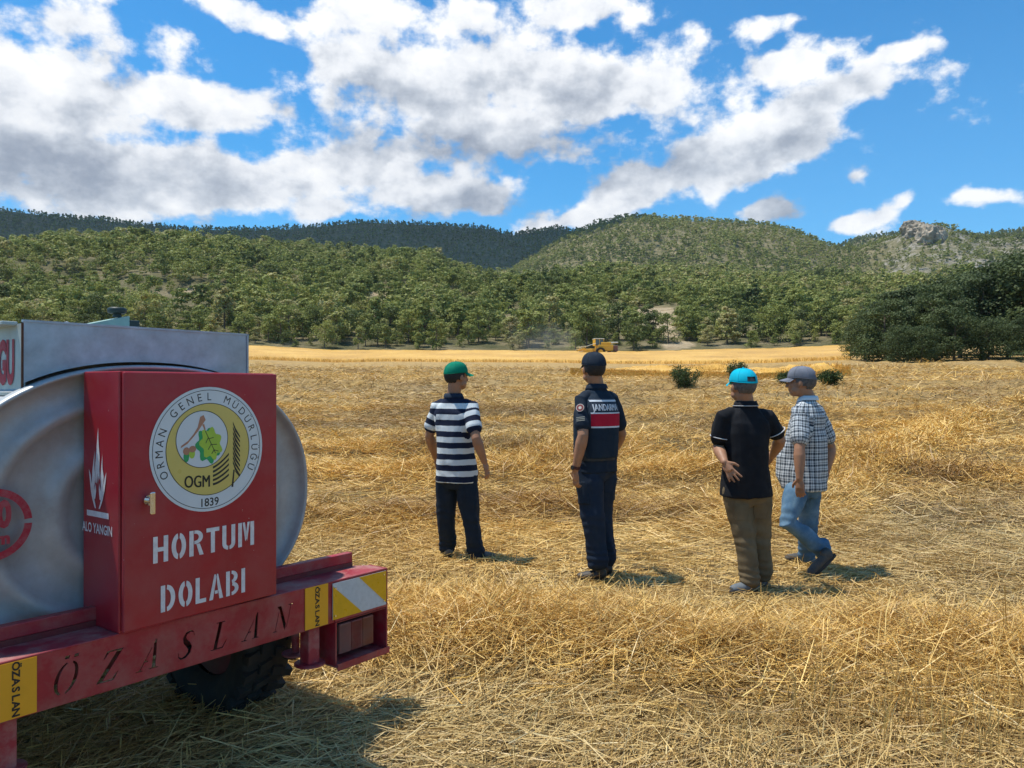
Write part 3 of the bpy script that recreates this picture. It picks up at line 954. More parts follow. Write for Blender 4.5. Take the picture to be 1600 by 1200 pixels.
def rock_crag():
    """the bare limestone knob on the right-hand summit"""
    rk = bpy.data.materials.new('limestone'); rk.use_nodes = True
    b = NB(rk.node_tree); p = rk.node_tree.nodes['Principled BSDF']
    tc = b.n('ShaderNodeTexCoord').outputs['Object']
    mp = b.n('ShaderNodeMapping'); b.put(mp.inputs[0], tc); mp.inputs['Scale'].default_value = (1, 1, .8)
    c = b.ramp(b.noise(mp.outputs[0], .22, 9, .72), [(.33, (.10, .08, .06)), (.46, (.34, .27, .19)), (.6, (.52, .44, .33)), (.72, (.46, .29, .17))])
    b.put(p.inputs['Base Color'], c); p.inputs['Roughness'].default_value = .95
    bn = b.n('ShaderNodeBump'); bn.inputs['Distance'].default_value = 2.0
    b.put(bn.inputs['Height'], b.noise(mp.outputs[0], .3, 8, .7)); rk.node_tree.links.new(bn.outputs[0], p.inputs['Normal'])
    specs = [(1457, 374, 9, 14, 9, 'tallest pale limestone crag with a dark hollow on the right-hand summit', 1),
             (1437, 364, 9, 9, 9, 'reddish limestone crag beside the tallest crag on the summit', 2),
             (1425, 357, 8, 7, 8, 'low limestone shoulder at the end of the summit crags above the saddle', 3),
             (1450, 352, 9, 7, 8, 'flat limestone outcrop along the very top of the summit', 5),
             (1370, 378, 7, 2.6, 6, 'small pale limestone patch on the slope below the summit crags', 4)]
    for (c0, r0, w, h, dp, lab, sd) in specs:
        X, Y, Z = at_pixel(c0, r0, 400)
        bm = bmesh.new(); bmesh.ops.create_icosphere(bm, subdivisions=6, radius=1)
        P = np.array([v.co[:] for v in bm.verts])
        ridg = 1 - np.abs(noise3(P * np.array([1, 1, .9]), 3.6, sd * 7 + 2)) * 2
        n1 = noise3(P, 1.7, sd * 7) * .42 + noise3(P, 4.3, sd * 7 + 3) * .20 + (ridg - .5) * .22 + noise3(P, 10, sd * 7 + 5) * .12
        P = P * (1 + n1)[:, None]
        P = P * np.array([w, dp, h])
        for v, q in zip(bm.verts, P): v.co = q
        me = bpy.data.meshes.new('rock_crag'); bm.to_mesh(me); bm.free(); me.materials.append(rk)
        o = bpy.data.objects.new('rock_crag', me); COL.objects.link(o); o.location = (X, Y, Z - h * .1)
        tag(o, lab, 'rock', 'limestone crags on the right-hand summit')


rock_crag()


def shade_clouds():
    """cumulus drifting over the hills, above the top of the picture: its shadow darkens the far ridge"""
    m = bpy.data.materials.new('cloud_white'); m.use_nodes = True
    p = m.node_tree.nodes['Principled BSDF']; p.inputs['Base Color'].default_value = (.9, .9, .92, 1); p.inputs['Roughness'].default_value = 1
    for (sx, sy, sz, rx, ry, rz, alt, lab) in ((-330, 1180, 200, 600, 400, 60, 1150, 'wide flat cumulus cloud high over the far dark ridge'), (85, 850, 170, 85, 125, 22, 760, 'small cumulus cloud high over the middle summit')):
        k = (alt - sz) / SUN_DIR.z
        bm = bmesh.new(); bmesh.ops.create_icosphere(bm, subdivisions=6, radius=1)
        P = np.array([v.co[:] for v in bm.verts])
        n1 = noise3(P, 1.8, int(rx)) * .32 + noise3(P, 5, 5) * .15 + noise3(P, 12, 8) * .06
        P = P * (1 + n1)[:, None]; P[:, 2] = np.where(P[:, 2] < 0, P[:, 2] * .35, P[:, 2])
        P = P * np.array([rx, ry, rz])
        for v, q in zip(bm.verts, P): v.co = q
        me = bpy.data.meshes.new('cloud'); bm.to_mesh(me); bm.free(); me.materials.append(m)
        me.polygons.foreach_set('use_smooth', np.ones(len(me.polygons), dtype=bool))
        o = bpy.data.objects.new('cloud', me); COL.objects.link(o); o.location = (sx + SUN_DIR.x * k, sy + SUN_DIR.y * k, alt)
        tag(o, lab, 'cloud', kind='structure')


shade_clouds()

# ---------------------------------------------------------------- lettering helpers
def text_geo(txt, size=1.0, bold=0.0, sx=1.0, align='CENTER', shear=0.0, spacing=1.0):
    cu = bpy.data.curves.new('t', 'FONT'); cu.body = txt; cu.size = size; cu.offset = bold; cu.align_x = align; cu.shear = shear
    cu.space_character = spacing; cu.resolution_u = 3
    o = bpy.data.objects.new('t', cu); COL.objects.link(o)
    dg = bpy.context.evaluated_depsgraph_get(); dg.update()
    me = o.evaluated_get(dg).to_mesh()
    vs = [(v.co.x * sx, v.co.y) for v in me.vertices]; fs = [tuple(p.vertices) for p in me.polygons]
    o.evaluated_get(dg).to_mesh_clear()
    bpy.data.objects.remove(o); bpy.data.curves.remove(cu)
    return vs, fs


def put_flat(mb, geo, mat, fn):
    vs, fs = geo
    mb.add([fn(x, y) for x, y in vs], fs, mat)


def band(cx, cy, rx, ry, t, a0, a1, n=12, ty=None):
    """strip of an elliptical ring, as a closed polygon"""
    ty = ty or t
    A = [math.radians(a0 + (a1 - a0) * i / n) for i in range(n + 1)]
    return [(cx + rx * math.cos(a), cy + ry * math.sin(a)) for a in A] + [(cx + (rx - t) * math.cos(a), cy + (ry - ty) * math.sin(a)) for a in reversed(A)]


def rect(x0, y0, x1, y1): return [(x0, y0), (x1, y0), (x1, y1), (x0, y1)]


def stencil(ch):
    s = .17
    if ch == 'O': return .56, [band(.27, .5, .27, .5, s, 97, 263, 14, .2), band(.29, .5, .27, .5, s, -83, 83, 14, .2)]
    if ch == 'H': return .56, [rect(0, 0, s, 1), rect(.39, 0, .56, 1), rect(.17, .42, .39, .58)]
    if ch == 'R': return .56, [rect(0, 0, s, 1), band(.24, .73, .31, .27, s, -90, 90, 10, .13), rect(.20, .87, .25, 1), rect(.20, .46, .25, .59), [(.28, .46), (.42, .46), (.58, 0), (.41, 0)]]
    if ch == 'T': return .54, [rect(0, .84, .54, 1), rect(.185, 0, .355, .84)]
    if ch == 'U': return .56, [rect(0, .26, s, 1), rect(.39, .26, .56, 1), band(.265, .26, .265, .26, s, 180, 266, 8, .15), band(.295, .26, .265, .26, s, 274, 360, 8, .15)]
    if ch == 'M': return .72, [rect(0, 0, s, 1), rect(.55, 0, .72, 1), [(.20, 1), (.30, 1), (.40, .35), (.32, .2)], [(.52, 1), (.42, 1), (.345, .5), (.40, .2)]]
    if ch == 'D': return .56, [rect(0, 0, s, 1), band(.22, .5, .34, .5, s, -86, 86, 14, .17)]
    if ch == 'L': return .44, [rect(0, 0, s, 1), rect(s, 0, .44, .16)]
    if ch == 'A': return .60, [[(0, 0), (.16, 0), (.315, .9), (.28, 1), (.22, 1)], [(.60, 0), (.44, 0), (.34, .62), (.33, 1), (.38, 1)], rect(.24, .22, .37, .35)]
    if ch == 'B': return .56, [rect(0, 0, s, 1), band(.24, .745, .28, .255, s, -84, 88, 9, .13), band(.24, .27, .32, .27, s, -88, 80, 10, .14)]
    if ch == 'I': return .17, [rect(0, 0, s, 1)]
    return .3, []


def stencil_word(mb, word, mat, fn, x0, x1, y0, h, gap=.13):
    glyphs = [stencil(c) for c in word]
    tot = sum(g[0] for g in glyphs) + gap * (len(word) - 1)
    k = (x1 - x0) / tot; x = x0
    for w, polys in glyphs:
        for p in polys: mb.add([fn(x + a * k, y0 + b_ * h) for a, b_ in p], [tuple(range(len(p)))], mat)
        x += (w + gap) * k


def cut_glyph(ch):
    if ch == 'Ö':
        def cres(cx, s):
            o = []
            for i in range(13):
                a = math.radians(82 - 164 * i / 12); o.append((cx + s * .36 * math.cos(a), .5 + .5 * math.sin(a)))
            for i in range(13):
                a = math.radians(-82 + 164 * i / 12); o.append((cx + s * (.20 * math.cos(a) + .02), .5 + .44 * math.sin(a)))
            return o
        return [cres(.40, 1), cres(.32, -1), rect(.12, 1.10, .28, 1.20), rect(.44, 1.10, .60, 1.20)]
    if ch == 'Z': return [[(.0, 0), (.64, 0), (.74, .26), (.70, .26), (.56, .05), (.21, .05), (.72, .97), (.72, 1), (.10, 1), (.03, .76), (.07, .76), (.2, .955), (.49, .955), (0, .04)]]
    if ch == 'A': return [[(-.08, 0), (.2, 0), (.2, .035), (.10, .035), (.20, .28), (.34, .28), (.34, .325), (.22, .325), (.38, .74), (.35, .74), (.04, .035), (-.08, .035)],
                          [(.45, 1), (.50, 1), (.72, .035), (.82, .035), (.82, 0), (.46, 0), (.46, .035), (.56, .035), (.41, .86)]]
    if ch == 'S':
        c = [(.60, .76), (.54, .90), (.38, .965), (.22, .90), (.17, .77), (.25, .62), (.40, .50), (.53, .36), (.54, .20), (.42, .07), (.24, .03), (.10, .11), (.03, .27)]
        w = [.012, .014, .03, .055, .075, .09, .095, .09, .075, .055, .03, .016, .012]
        L, R = [], []
        for i, (x, y) in enumerate(c):
            x0, y0 = c[max(i - 1, 0)]; x1, y1 = c[min(i + 1, len(c) - 1)]
            dx, dy = x1 - x0, y1 - y0; l = math.hypot(dx, dy); L.append((x - dy / l * w[i], y + dx / l * w[i])); R.append((x + dy / l * w[i], y - dx / l * w[i]))
        return [L + R[::-1]]
    if ch == 'L': return [[(0, 0), (.58, 0), (.70, .28), (.66, .28), (.52, .05), (.29, .05), (.29, .965), (.40, .965), (.40, 1), (.0, 1), (.0, .965), (.12, .965), (.12, .035), (0, .035)]]
    if ch == 'N': return [[(0, 0), (.22, 0), (.22, .035), (.13, .035), (.13, .74), (.095, .80), (.095, .035), (0, .035)],
                          [(-.02, 1), (.18, 1), (.67, .22), (.67, 0), (.63, 0), (.12, .86), (-.02, .965)], [(.58, 1), (.84, 1), (.84, .965), (.745, .965), (.745, .08), (.71, .08), (.71, .965), (.58, .965)]]


def plate_with_cutouts(w, h, word, xs, base, ht, wd, shear):
    """flat sheet with letter-shaped holes: 2-D curve fill"""
    cu = bpy.data.curves.new('c', 'CURVE'); cu.dimensions = '2D'; cu.fill_mode = 'BOTH'; cu.extrude = .002
    def spl(pts):
        s = cu.splines.new('POLY'); s.points.add(len(pts) - 1); s.use_cyclic_u = True
        for q, (x, y) in zip(s.points, pts): q.co = (x, y, 0, 1)
    spl([(0, 0), (w, 0), (w, h), (0, h)])
    for ch, x in zip(word, xs):
        for p in cut_glyph(ch): spl([(x + (a + shear * b_) * wd, base + b_ * ht) for a, b_ in p])
    o = bpy.data.objects.new('c', cu); COL.objects.link(o)
    dg = bpy.context.evaluated_depsgraph_get(); dg.update()
    me = o.evaluated_get(dg).to_mesh()
    vs = [v.co[:] for v in me.vertices]; fs = [tuple(p.vertices) for p in me.polygons]
    o.evaluated_get(dg).to_mesh_clear(); bpy.data.objects.remove(o); bpy.data.curves.remove(cu)
    return vs, fs


# ---------------------------------------------------------------- the water tanker trailer
DUST = (.34, .27, .20)
RED = material('red_paint', (.32, .011, .026), .42, var=.18, vscale=5, dirt=(DUST, .36, 7), bump=.0006, bscale=30, chips=((.30, .16, .12), 60, .68))
RED_TOP = material('dusty_red_paint', (.30, .018, .032), .55, var=.2, vscale=5, dirt=((.42, .33, .27), .75, 6), bump=.0008, bscale=40)
RED_DOOR = material('cabinet_red', (.35, .008, .020), .34, var=.12, vscale=2.5, dirt=((.30, .14, .12), .30, 3), bump=.0004, bscale=12, chips=((.5, .40, .38), 70, .70))
DARKRED = material('chassis_red', (.16, .012, .016), .6, var=.3, dirt=((.14, .10, .07), .6, 5))
WHITE = material('white_stencil_paint', (.72, .70, .70), .6, var=.12, vscale=30, dirt=((.45, .15, .15), .30, 45))
GALV = material('galvanised_sheet', (.38, .43, .48), .42, metal=.55, var=.22, vscale=14, dirt=((.30, .30, .29), .45, 4), bump=.0008, bscale=25)
PALE = material('pale_green_grey_sheet', (.46, .52, .50), .5, metal=.2, var=.15, vscale=6, dirt=((.3, .29, .24), .4, 5))
TANKM = material('dusty_galvanised_tank', (.45, .47, .48), .5, metal=.3, var=.30, vscale=2.2, dirt=((.30, .25, .21), .8, 2.6), bump=.0010, bscale=9)
YEL = material('orange_yellow_sticker', (.78, .36, .015), .4, var=.08)
BLK = material('black_lettering', (.012, .012, .014), .5)
INKRED = material('red_stencil_paint', (.40, .010, .03), .6, dirt=((.4, .36, .34), .3, 40))
CHROME = material('chrome', (.75, .74, .72), .15, metal=1.0, var=.05)
RUBBER = material('tyre_rubber', (.018, .018, .018), .85, var=.3, dirt=((.12, .09, .06), .35, 9))
LENS = material('dusty_red_lens', (.17, .028, .032), .35, var=.2, dirt=((.22, .15, .12), .5, 12))
LENSO = material('dusty_orange_lens', (.22, .06, .035), .35, var=.2, dirt=((.20, .11, .09), .6, 12))
LENSW = material('dusty_clear_lens', (.20, .075, .075), .35, var=.2, dirt=((.20, .12, .10), .6, 12))
REFW = material('reflective_white', (.50, .53, .55), .3, var=.1, vscale=40)
REFY = material('reflective_yellow', (.72, .38, .01), .3, var=.1, vscale=30)
TEAL = material('teal_grey_paint', (.25, .42, .38), .5, var=.2, dirt=((.3, .3, .25), .3, 12))
DKTEAL = material('black_green_steel', (.012, .03, .028), .5)


def build_trailer():
    root = empty('tanker_trailer', (-.5917, 3.6102, 0), math.radians(54))
    tag(root, 'red trailer carrying a grey water tank and a red hose cabinet', 'trailer')
    Z0 = .65
    up = lambda p: Vector((p.x, p.y, p.z + Z0))
    roll = lambda p: Vector((p.x, p.y, p.z + Z0 - .013 * p.x))
    # cross beam with cut-out name
    beam = MB()
    xs = [-1.462 + i * .1385 for i in range(7)]
    vs, fs = plate_with_cutouts(1.98, .178, 'ÖZASLAN', [x + 1.98 for x in xs], .030, .100, .088, .30)
    beam.add([(x - 1.98, z + .002, y - .178) for x, y, z in vs], fs, RED)
    top = [(-1.98, .0, 0), (0, 0, 0), (0, .11, 0), (-.06, .165, 0), (-1.98, .165, 0)]
    beam.add([(x, y, .001) for x, y, z in top] + [(x, y, -.004) for x, y, z in top], [(0, 1, 2, 3, 4), (9, 8, 7, 6, 5), (0, 5, 6, 1), (1, 6, 7, 2), (2, 7, 8, 3), (3, 8, 9, 4), (4, 9, 5, 0)], RED_TOP)
    beam.tube([(-1.98, .002, -.001), (.0, .002, -.001)], .004, RED, 8)
    beam.box(-1.98, 0, .005, .07, -.182, -.177, RED)
    beam.box(.0, .008, -.003, .115, -.372, .002, RED)
    beam.box(-1.988, -1.98, -.003, .115, -.372, .002, RED)
    beam.box(-.31, 0, -.004, 0.0, -.177, -.160, RED)
    beam.build('cross_beam', root, roll)
    rl = MB(); rl.box(-1.93, -.07, .150, .188, .022, .068, RED, bev=.004); rl.box(-1.93, -.07, .150, .158, .001, .022, DARKRED)
    rl.build('tank_rail', root, roll)
    # side rails and the axle
    fr = MB()
    for x in (-1.55, -.43): fr.box(x - .04, x + .04, .19, 3.4, -.15, .0, DARKRED)
    fr.box(-1.93, -.05, 1.5, 1.58, -.12, -.02, DARKRED); fr.box(-1.93, -.05, 3.2, 3.28, -.12, -.02, DARKRED)
    fr.tube([(-1.75, .68, -.29), (-.25, .68, -.29)], .045, DARKRED, 12)
    for x in (-1.55, -.43): fr.box(x - .03, x + .03, .64, .72, -.27, -.14, DARKRED)
    fr.build('chassis', root, up)
    # tank: dished end, rolled rim, body
    tk = MB(); N = 96
    def ring(s, v, du=0):
        out = []
        for k in range(N):
            a = 2 * PI * k / N; ca, sa = math.cos(a), math.sin(a)
            e = 2 / 2.25
            out.append((-.985 + .735 * s * math.copysign(abs(ca) ** e, ca), v, .40 + .535 * s * math.copysign(abs(sa) ** e, sa)))
        return out
    prof = [(.985, 3.3), (.985, .34), (.988, .30), (1.0, .298), (1.0, .262), (.994, .250), (.984, .246), (.972, .252), (.962, .270), (.93, .288), (.88, .292), (.83, .286), (.80, .266), (.775, .254), (.75, .253), (.72, .264), (.69, .280), (.61, .286), (.545, .283), (.515, .268), (.485, .258), (.455, .258), (.425, .268), (.39, .279), (.2, .276), (.02, .275)]
    tk.loft([ring(s, v) for s, v in prof[::-1]], TANKM)
    tank = tk.build('tank', root, up)
    sg = MB()
    def ringmark(cx, cz, r0, r1, a0, a1, mat):
        p = band(cx, cz, r1, r1, r1 - r0, a0, a1, 26)
        k = len(p) // 2
        sg.add([(x, 0.2425, z) for x, z in p], [(i, i + 1, len(p) - 2 - i, len(p) - 1 - i) for i in range(k - 1)], mat)
    ringmark(-1.538, .400, .094, .118, 4, 176, INKRED); ringmark(-1.538, .400, .094, .118, 184, 356, INKRED)
    sg.box(-1.66, -1.415, .2445, .262, .275, .525, PALE) if False else None
    put_flat(sg, text_geo('50', .118, .006, .68), INKRED, lambda x, y: (x - 1.525, 0.2425, y + .392))
    put_flat(sg, text_geo('km', .052, .003, 1.0), INKRED, lambda x, y: (x - 1.520, 0.2425, y + .335))
    s = sg.build('speed_limit_marking', tank, up)
    # cover box on top of the tank
    bx = MB()
    n = 40
    for yy, mat in ((.300, GALV), (.304, GALV)):
        topw = 1.078; pts = [(-1.428, topw), (-.54, topw)]
        lo = []
        for k in range(n + 1):
            u = -.54 - (.888) * k / n; dx = abs(u + .985) / .735
            w = .40 + .535 * (1 - min(dx, .999) ** 2.25) ** (1 / 2.25) + .012
            lo.append((u, w))
        vs = [(u, yy, topw) for u, w in lo] + [(u, yy, w) for u, w in lo]
        m = n + 1
        bx.add(vs, [(k, k + 1, m + k + 1, m + k) for k in range(n)], mat)
    bx.box(-1.428, -.54, .296, .312, 1.074, 1.082, GALV)                     # folded top edge
    bx.box(-.545, -.537, .296, .330, .80, 1.080, GALV)
    bx.box(-1.424, -1.418, .305, 3.1, .835, 1.070, PALE)                     # near side sheet
    bx.box(-.55, -.544, .335, 3.1, .835, 1.070, PALE)
    bx.box(-1.416, -.552, .316, 3.1, 1.050, 1.056, GALV)
    bx.box(-1.470, -1.420, .36, 3.1, 1.064, 1.078, PALE, bev=.003)           # overhanging lip
    bx.box(-1.470, -1.425, .315, 3.1, .822, .833, PALE)
    cover = bx.build('cover_box', root, up)
    lt = MB(); put_flat(lt, text_geo('GU', .205, .010, .46, 'RIGHT', spacing=1.0), INKRED, lambda x, y: (-1.4262, .372 - x, .868 + y))
    lt.build('lettering', cover, up)
    rim = MB(); rim.tube([(-1.430, .298, .83), (-1.430, .298, 1.07)], .004, material('rust', (.12, .05, .025), .9, dirt=((.03, .02, .02), .6, 20)), 6)
    rim.build('corner_weld', cover, up)
    # filler hatch lever
    hv = MB()
    hv.add([(-1.12, .50, 1.084), (-.955, .50, 1.084), (-.955, .50, 1.140), (-1.12, .50, 1.096), (-1.12, .58, 1.084), (-.955, .58, 1.084), (-.955, .58, 1.140), (-1.12, .58, 1.096)],
           [(0, 1, 2, 3), (7, 6, 5, 4), (3, 2, 6, 7), (0, 3, 7, 4), (1, 5, 6, 2)], TEAL)
    hv.box(-.955, -.905, .51, .57, 1.084, 1.125, DKTEAL, bev=.006)
    hv.tube([(-.985, .54, 1.135), (-.985, .54, 1.150)], .016, DKTEAL, 16)
    hv.tube([(-.985, .54, 1.150), (-.985, .54, 1.156), (-.985, .54, 1.170), (-.985, .54, 1.174)], [.030, .036, .036, .028], DKTEAL, 24)
    hv.tube([(-1.13, .56, 1.082), (-1.17, .56, 1.094), (-1.21, .56, 1.082)], .012, GALV, 8)
    hv.build('filler_hatch', root, up)
    # hose cabinet
    cb = MB()
    cb.box(-1.253, -.630, -.004, .245, .018, .905, RED_DOOR, bev=.004)
    cab = cb.build('hose_cabinet', root, up)
    dr = MB(); dr.box(-1.247, -.632, -.026, -.007, .022, .902, RED_DOOR, bev=.005)
    door = dr.build('cabinet_door', cab, up)
    V0 = -.0275
    F = lambda x, y: (x, V0, y)
    w = MB()
    stencil_word(w, 'HORTUM', WHITE, F, -1.146, -.739, .238, .092)
    w.build('stencil_lettering', cab, up); w = MB()
    stencil_word(w, 'DOLABI', WHITE, F, -1.118, -.779, .062, .093)
    w.build('stencil_lettering', cab, up)
    # emblem
    em = MB(); cx, cz, R = -.932, .622, .229
    EW = material('emblem_white', (.62, .66, .68), .3, var=.05); EY = material('emblem_yellow', (.62, .49, .13), .3, var=.05); EK = material('emblem_black', (.02, .02, .018), .4)
    EB = material('emblem_brown', (.42, .20, .12), .4); EG = material('emblem_green', (.02, .33, .10), .4); EL = material('emblem_light_green', (.38, .56, .05), .4)
    def disc(x, z, r, v, mat, n=72): em.add([(x + r * math.cos(2 * PI * k / n), v, z + r * math.sin(2 * PI * k / n)) for k in range(n)], [tuple(range(n))], mat)
    def line(x, z, r, t, v, mat, n=72):
        em.add([(x + q * math.cos(2 * PI * k / n), v, z + q * math.sin(2 * PI * k / n)) for q in (r, r - t) for k in range(n)], [(k, (k + 1) % n, n + (k + 1) % n, n + k) for k in range(n)], mat)
    v1, v2, v3, v4, v5 = V0 - .0005, V0 - .0010, V0 - .0015, V0 - .0020, V0 - .0025
    disc(cx, cz, R, v1, EW); line(cx, cz, R * .955, .0022, v2, EK)
    disc(cx, cz, R * .742, v2, EY); line(cx, cz, R * .742, .0024, v3, EK)
    ix, iz, ir = cx - .028, cz + .038, R * .458
    disc(ix, iz, ir, v3, EW); line(ix, iz, ir, .0024, v4, EK)
    letters = 'ORMAN GENEL MÜDÜRLÜĞÜ'
    a0, a1 = 205, -24
    for k, ch in enumerate(letters):
        if ch == ' ': continue
        a = math.radians(a0 + (a1 - a0) * k / (len(letters) - 1)); rr = R * .785
        ca, sa = math.cos(a), math.sin(a)
        put_flat(em, text_geo(ch, .041, 0, .92), EK, lambda x, y: (cx + ca * (rr + y) + sa * x, v2, cz + sa * (rr + y) - ca * x))
    put_flat(em, text_geo('1839', .042, .0006, .95), EK, lambda x, y: (cx + x, v2, cz - R * .915 + y))
    for o_ in (-.0014, 0, .0014): put_flat(em, text_geo('OGM', .062, 0, .72), EK, lambda x, y: (cx - .048 + x + o_, v3 - abs(o_) * .1, cz - .136 + y - .06 * (x)))
    for k in range(5):                                                        # furrows beside the initials
        z = cz - .136 + k * .0155; n = 8
        P = []
        for i in range(n + 1):
            t = i / n; P.append((cx + .014 + t * .067, z + .030 * t ** 1.6 + (k * .004) * t))
        em.add([(x, v3, q) for x, q in P] + [(x, v3, q + .0085) for x, q in P], [(i, i + 1, n + 2 + i, n + 1 + i) for i in range(n)], EK)
    for k in range(9):                                                        # the stylised pine on the right
        z = cz + .070 - k * .0185; x = cx + .098
        em.add([(x, v3, z + .028), (x + .012, v3, z + .002), (x + .031, v3, z - .028), (x + .031, v3, z - .036), (x + .010, v3, z - .010), (x, v3, z + .018)], [(0, 1, 2, 3, 4, 5)], EK)
    em.add([(cx + .100, v3, cz - .085), (cx + .106, v3, cz - .085), (cx + .100, v3, cz - .150), (cx + .092, v3, cz - .150)], [(0, 1, 2, 3)], EK)
    em.add([(cx + .104, v3, cz - .088), (cx + .110, v3, cz - .092), (cx + .130, v3, cz - .108), (cx + .124, v3, cz - .112)], [(0, 1, 2, 3)], EK)
    def poly(pts, v, mat): em.add([(ix + x, v, iz + z) for x, z in pts], [tuple(range(len(pts)))], mat)
    poly([(-.010, .082), (.004, .088), (.012, .070), (-.002, .052), (-.018, .030), (-.040, .006), (-.060, -.014), (-.086, -.028), (-.084, -.020), (-.058, -.004), (-.036, .020), (-.020, .044)], v4, EB)
    poly([(-.002, .052), (.006, .056), (.012, .034), (.008, .032)], v4, EB)
    leaf = []; leafd = []
    for k in range(40):
        a = 2 * PI * k / 40; rr = .050 * (1 + .16 * math.sin(a * 7)) ; lx = rr * math.cos(a) * .85; lz = rr * math.sin(a) * 1.15
        leaf.append((.034 + lx * .94 - lz * .25, -.018 + lz * .94 + lx * .25)); leafd.append((.022 + lx * 1.02 - lz * .25, -.026 + lz * 1.02 + lx * .25))
    poly(leafd, v4, EG); poly(leaf, v5, EL)
    for (xa, za, xb, zb) in ((.010, .030, .052, -.055), (.022, .004, .012, -.016), (.024, .000, .044, .004), (.034, -.020, .022, -.040), (.036, -.022, .058, -.022), (.046, -.042, .036, -.056), (.046, -.042, .064, -.048)):
        dx, dz = xb - xa, zb - za; l = math.hypot(dx, dz); ox, oz = -dz / l * .0013, dx / l * .0013
        poly([(xa + ox, za + oz), (xb + ox, zb + oz), (xb - ox, zb - oz), (xa - ox, za - oz)], v5 - .0004, EK)
    def ell(x, z, a, b_, v, mat): poly([(x + a * math.cos(2 * PI * k / 20), z + b_ * math.sin(2 * PI * k / 20)) for k in range(20)], v, mat)
    ell(-.064, -.060, .011, .020, v4, EG); ell(-.064, -.040, .013, .014, v5, EB); ell(-.042, -.050, .012, .018, v4, EL); ell(-.040, -.034, .014, .012, v5, EB)
    em.build('emblem', cab, up)
    # latch
    la = MB()
    la.tube([(-1.167, -.027, .462), (-1.167, -.040, .462)], .018, CHROME, 20); la.tube([(-1.167, -.040, .462), (-1.167, -.058, .462)], .010, CHROME, 14)
    la.box(-1.176, -1.158, -.066, -.056, .415, .492, CHROME, bev=.004)
    la.build('latch', cab, up)
    # flame mark and words on the cabinet side, seen on the plane u = -1.253
    U0 = -1.2545
    G = lambda x, y: (U0, .140 - x, .51 + y)
    fm = MB()
    # tongues of a flame, each leaning its own way, closing to a bowl at the foot
    def flame(pts): fm.add([G(x * .0011, (y - 50) * .00205) for x, y in pts], [tuple(range(len(pts)))], WHITE)
    flame([(-16, 10), (-30, 22), (-42, 38), (-50, 58), (-56, 76), (-44, 66), (-36, 50), (-26, 34), (-14, 18), (-8, 10)])
    flame([(16, 10), (30, 22), (44, 40), (52, 58), (57, 74), (46, 64), (37, 50), (28, 34), (16, 18), (8, 10)])
    flame([(-36, 50), (-34, 70), (-26, 90), (-18, 108), (-20, 82), (-14, 62), (-20, 46), (-30, 36)])
    flame([(-12, 54), (-15, 80), (-8, 106), (-1, 132), (4, 148), (7, 122), (14, 98), (12, 76), (16, 58), (8, 66), (3, 50), (-1, 70), (-6, 52)])
    flame([(22, 46), (20, 66), (26, 88), (31, 104), (32, 80), (40, 66), (36, 50), (30, 36)])
    flame([(-30, 36), (-20, 50), (-16, 40), (-11, 52), (-8, 40), (-14, 26), (-24, 24)])
    flame([(30, 36), (22, 50), (18, 40), (12, 54), (9, 42), (14, 26), (24, 24)])
    fm.add([G(x, y) for x, y in rect(-.075, -.112, .078, -.092)], [(0, 1, 2, 3)], WHITE)
    put_flat(fm, text_geo('ALO YANGIN', .047, .0010, .74), WHITE, lambda x, y: G(x - .002, y - .168))
    fm.build('flame_mark', cab, up)
    # stickers, reflector, lamp
    for u0 in (-.472, -1.628):
        st = MB(); st.box(u0, u0 + .122, -.0045, -.001, -.176, .0 if u0 > -1 else -.004, YEL)
        for k, ch in enumerate('ÖZASLAN'):
            put_flat(st, text_geo(ch, .030, .0010, 1.15), BLK, lambda x, y: (u0 + .052 - y + .006, -.0056, -.020 - k * .0235 - x) if False else (u0 + .062 + y - .009, -.0056, -.018 - k * .0235 - x))
        st.build('name_sticker', root, roll)
    rf = MB(); A, B_, C, D = -.325, -.004, -.166, -.008
    rf.box(A, B_, -.0060, -.003, C, D, REFW)
    Wd, Hh = B_ - A, D - C
    def rp(p): rf.add([(A + x * Wd, -.0072, C + y * Hh) for x, y in p], [tuple(range(len(p)))], REFY)
    rp([(0, 0), (.53, 0), (.0, .93)]); rp([(.47, 1), (1, 1), (1, .06)])
    for x, y in ((.04, .1), (.04, .86), (.95, .9), (.95, .14)): rf.tube([(A + x * Wd, -.006, C + y * Hh), (A + x * Wd, -.011, C + y * Hh)], .0045, CHROME, 10)
    rf.build('reflector', root, roll)
    hb = MB()
    hb.box(-.305, .0, .0, .12, -.186, -.183, RED); hb.box(-.305, -.297, .0, .12, -.372, -.186, RED); hb.box(-.297, .0, .112, .12, -.372, -.186, DARKRED); hb.box(-.305, .010, -.012, .12, -.380, -.372, RED_TOP)
    hb.box(-.305, .010, -.016, -.012, -.392, -.362, RED)
    lamp = hb.build('tail_light', root, roll)
    lb = MB(); lb.box(-.262, -.043, .036, .111, -.345, -.205, BLK, bev=.008)
    for k, mt in enumerate((LENSW, LENS, LENSO)):
        lb.box(-.256 + k * .0695, -.256 + k * .0695 + .0690, .030, .056, -.342, -.208, mt, bev=.005)
        for j in range(9): lb.box(-.252 + k * .0695 + j * .0066, -.2495 + k * .0695 + j * .0066, .0285, .031, -.333, -.217, mt)
    lb.build('lens', lamp, roll)
    for u0 in (-.392, -1.575):
        lg = MB(); lg.box(u0 - .030, u0 + .030, .035, .095, -.345, -.182, RED_TOP, bev=.004)
        lo = lg.build('support_leg', root, roll)
        ft = MB(); ft.tube([(u0, .065, -.352), (u0, .065, -.345)], .066, RED_TOP, 32); ft.tube([(u0, .065, -.345), (u0, .065, -.342)], .060, RED_TOP, 32)
        ft.build('foot', lo, roll)
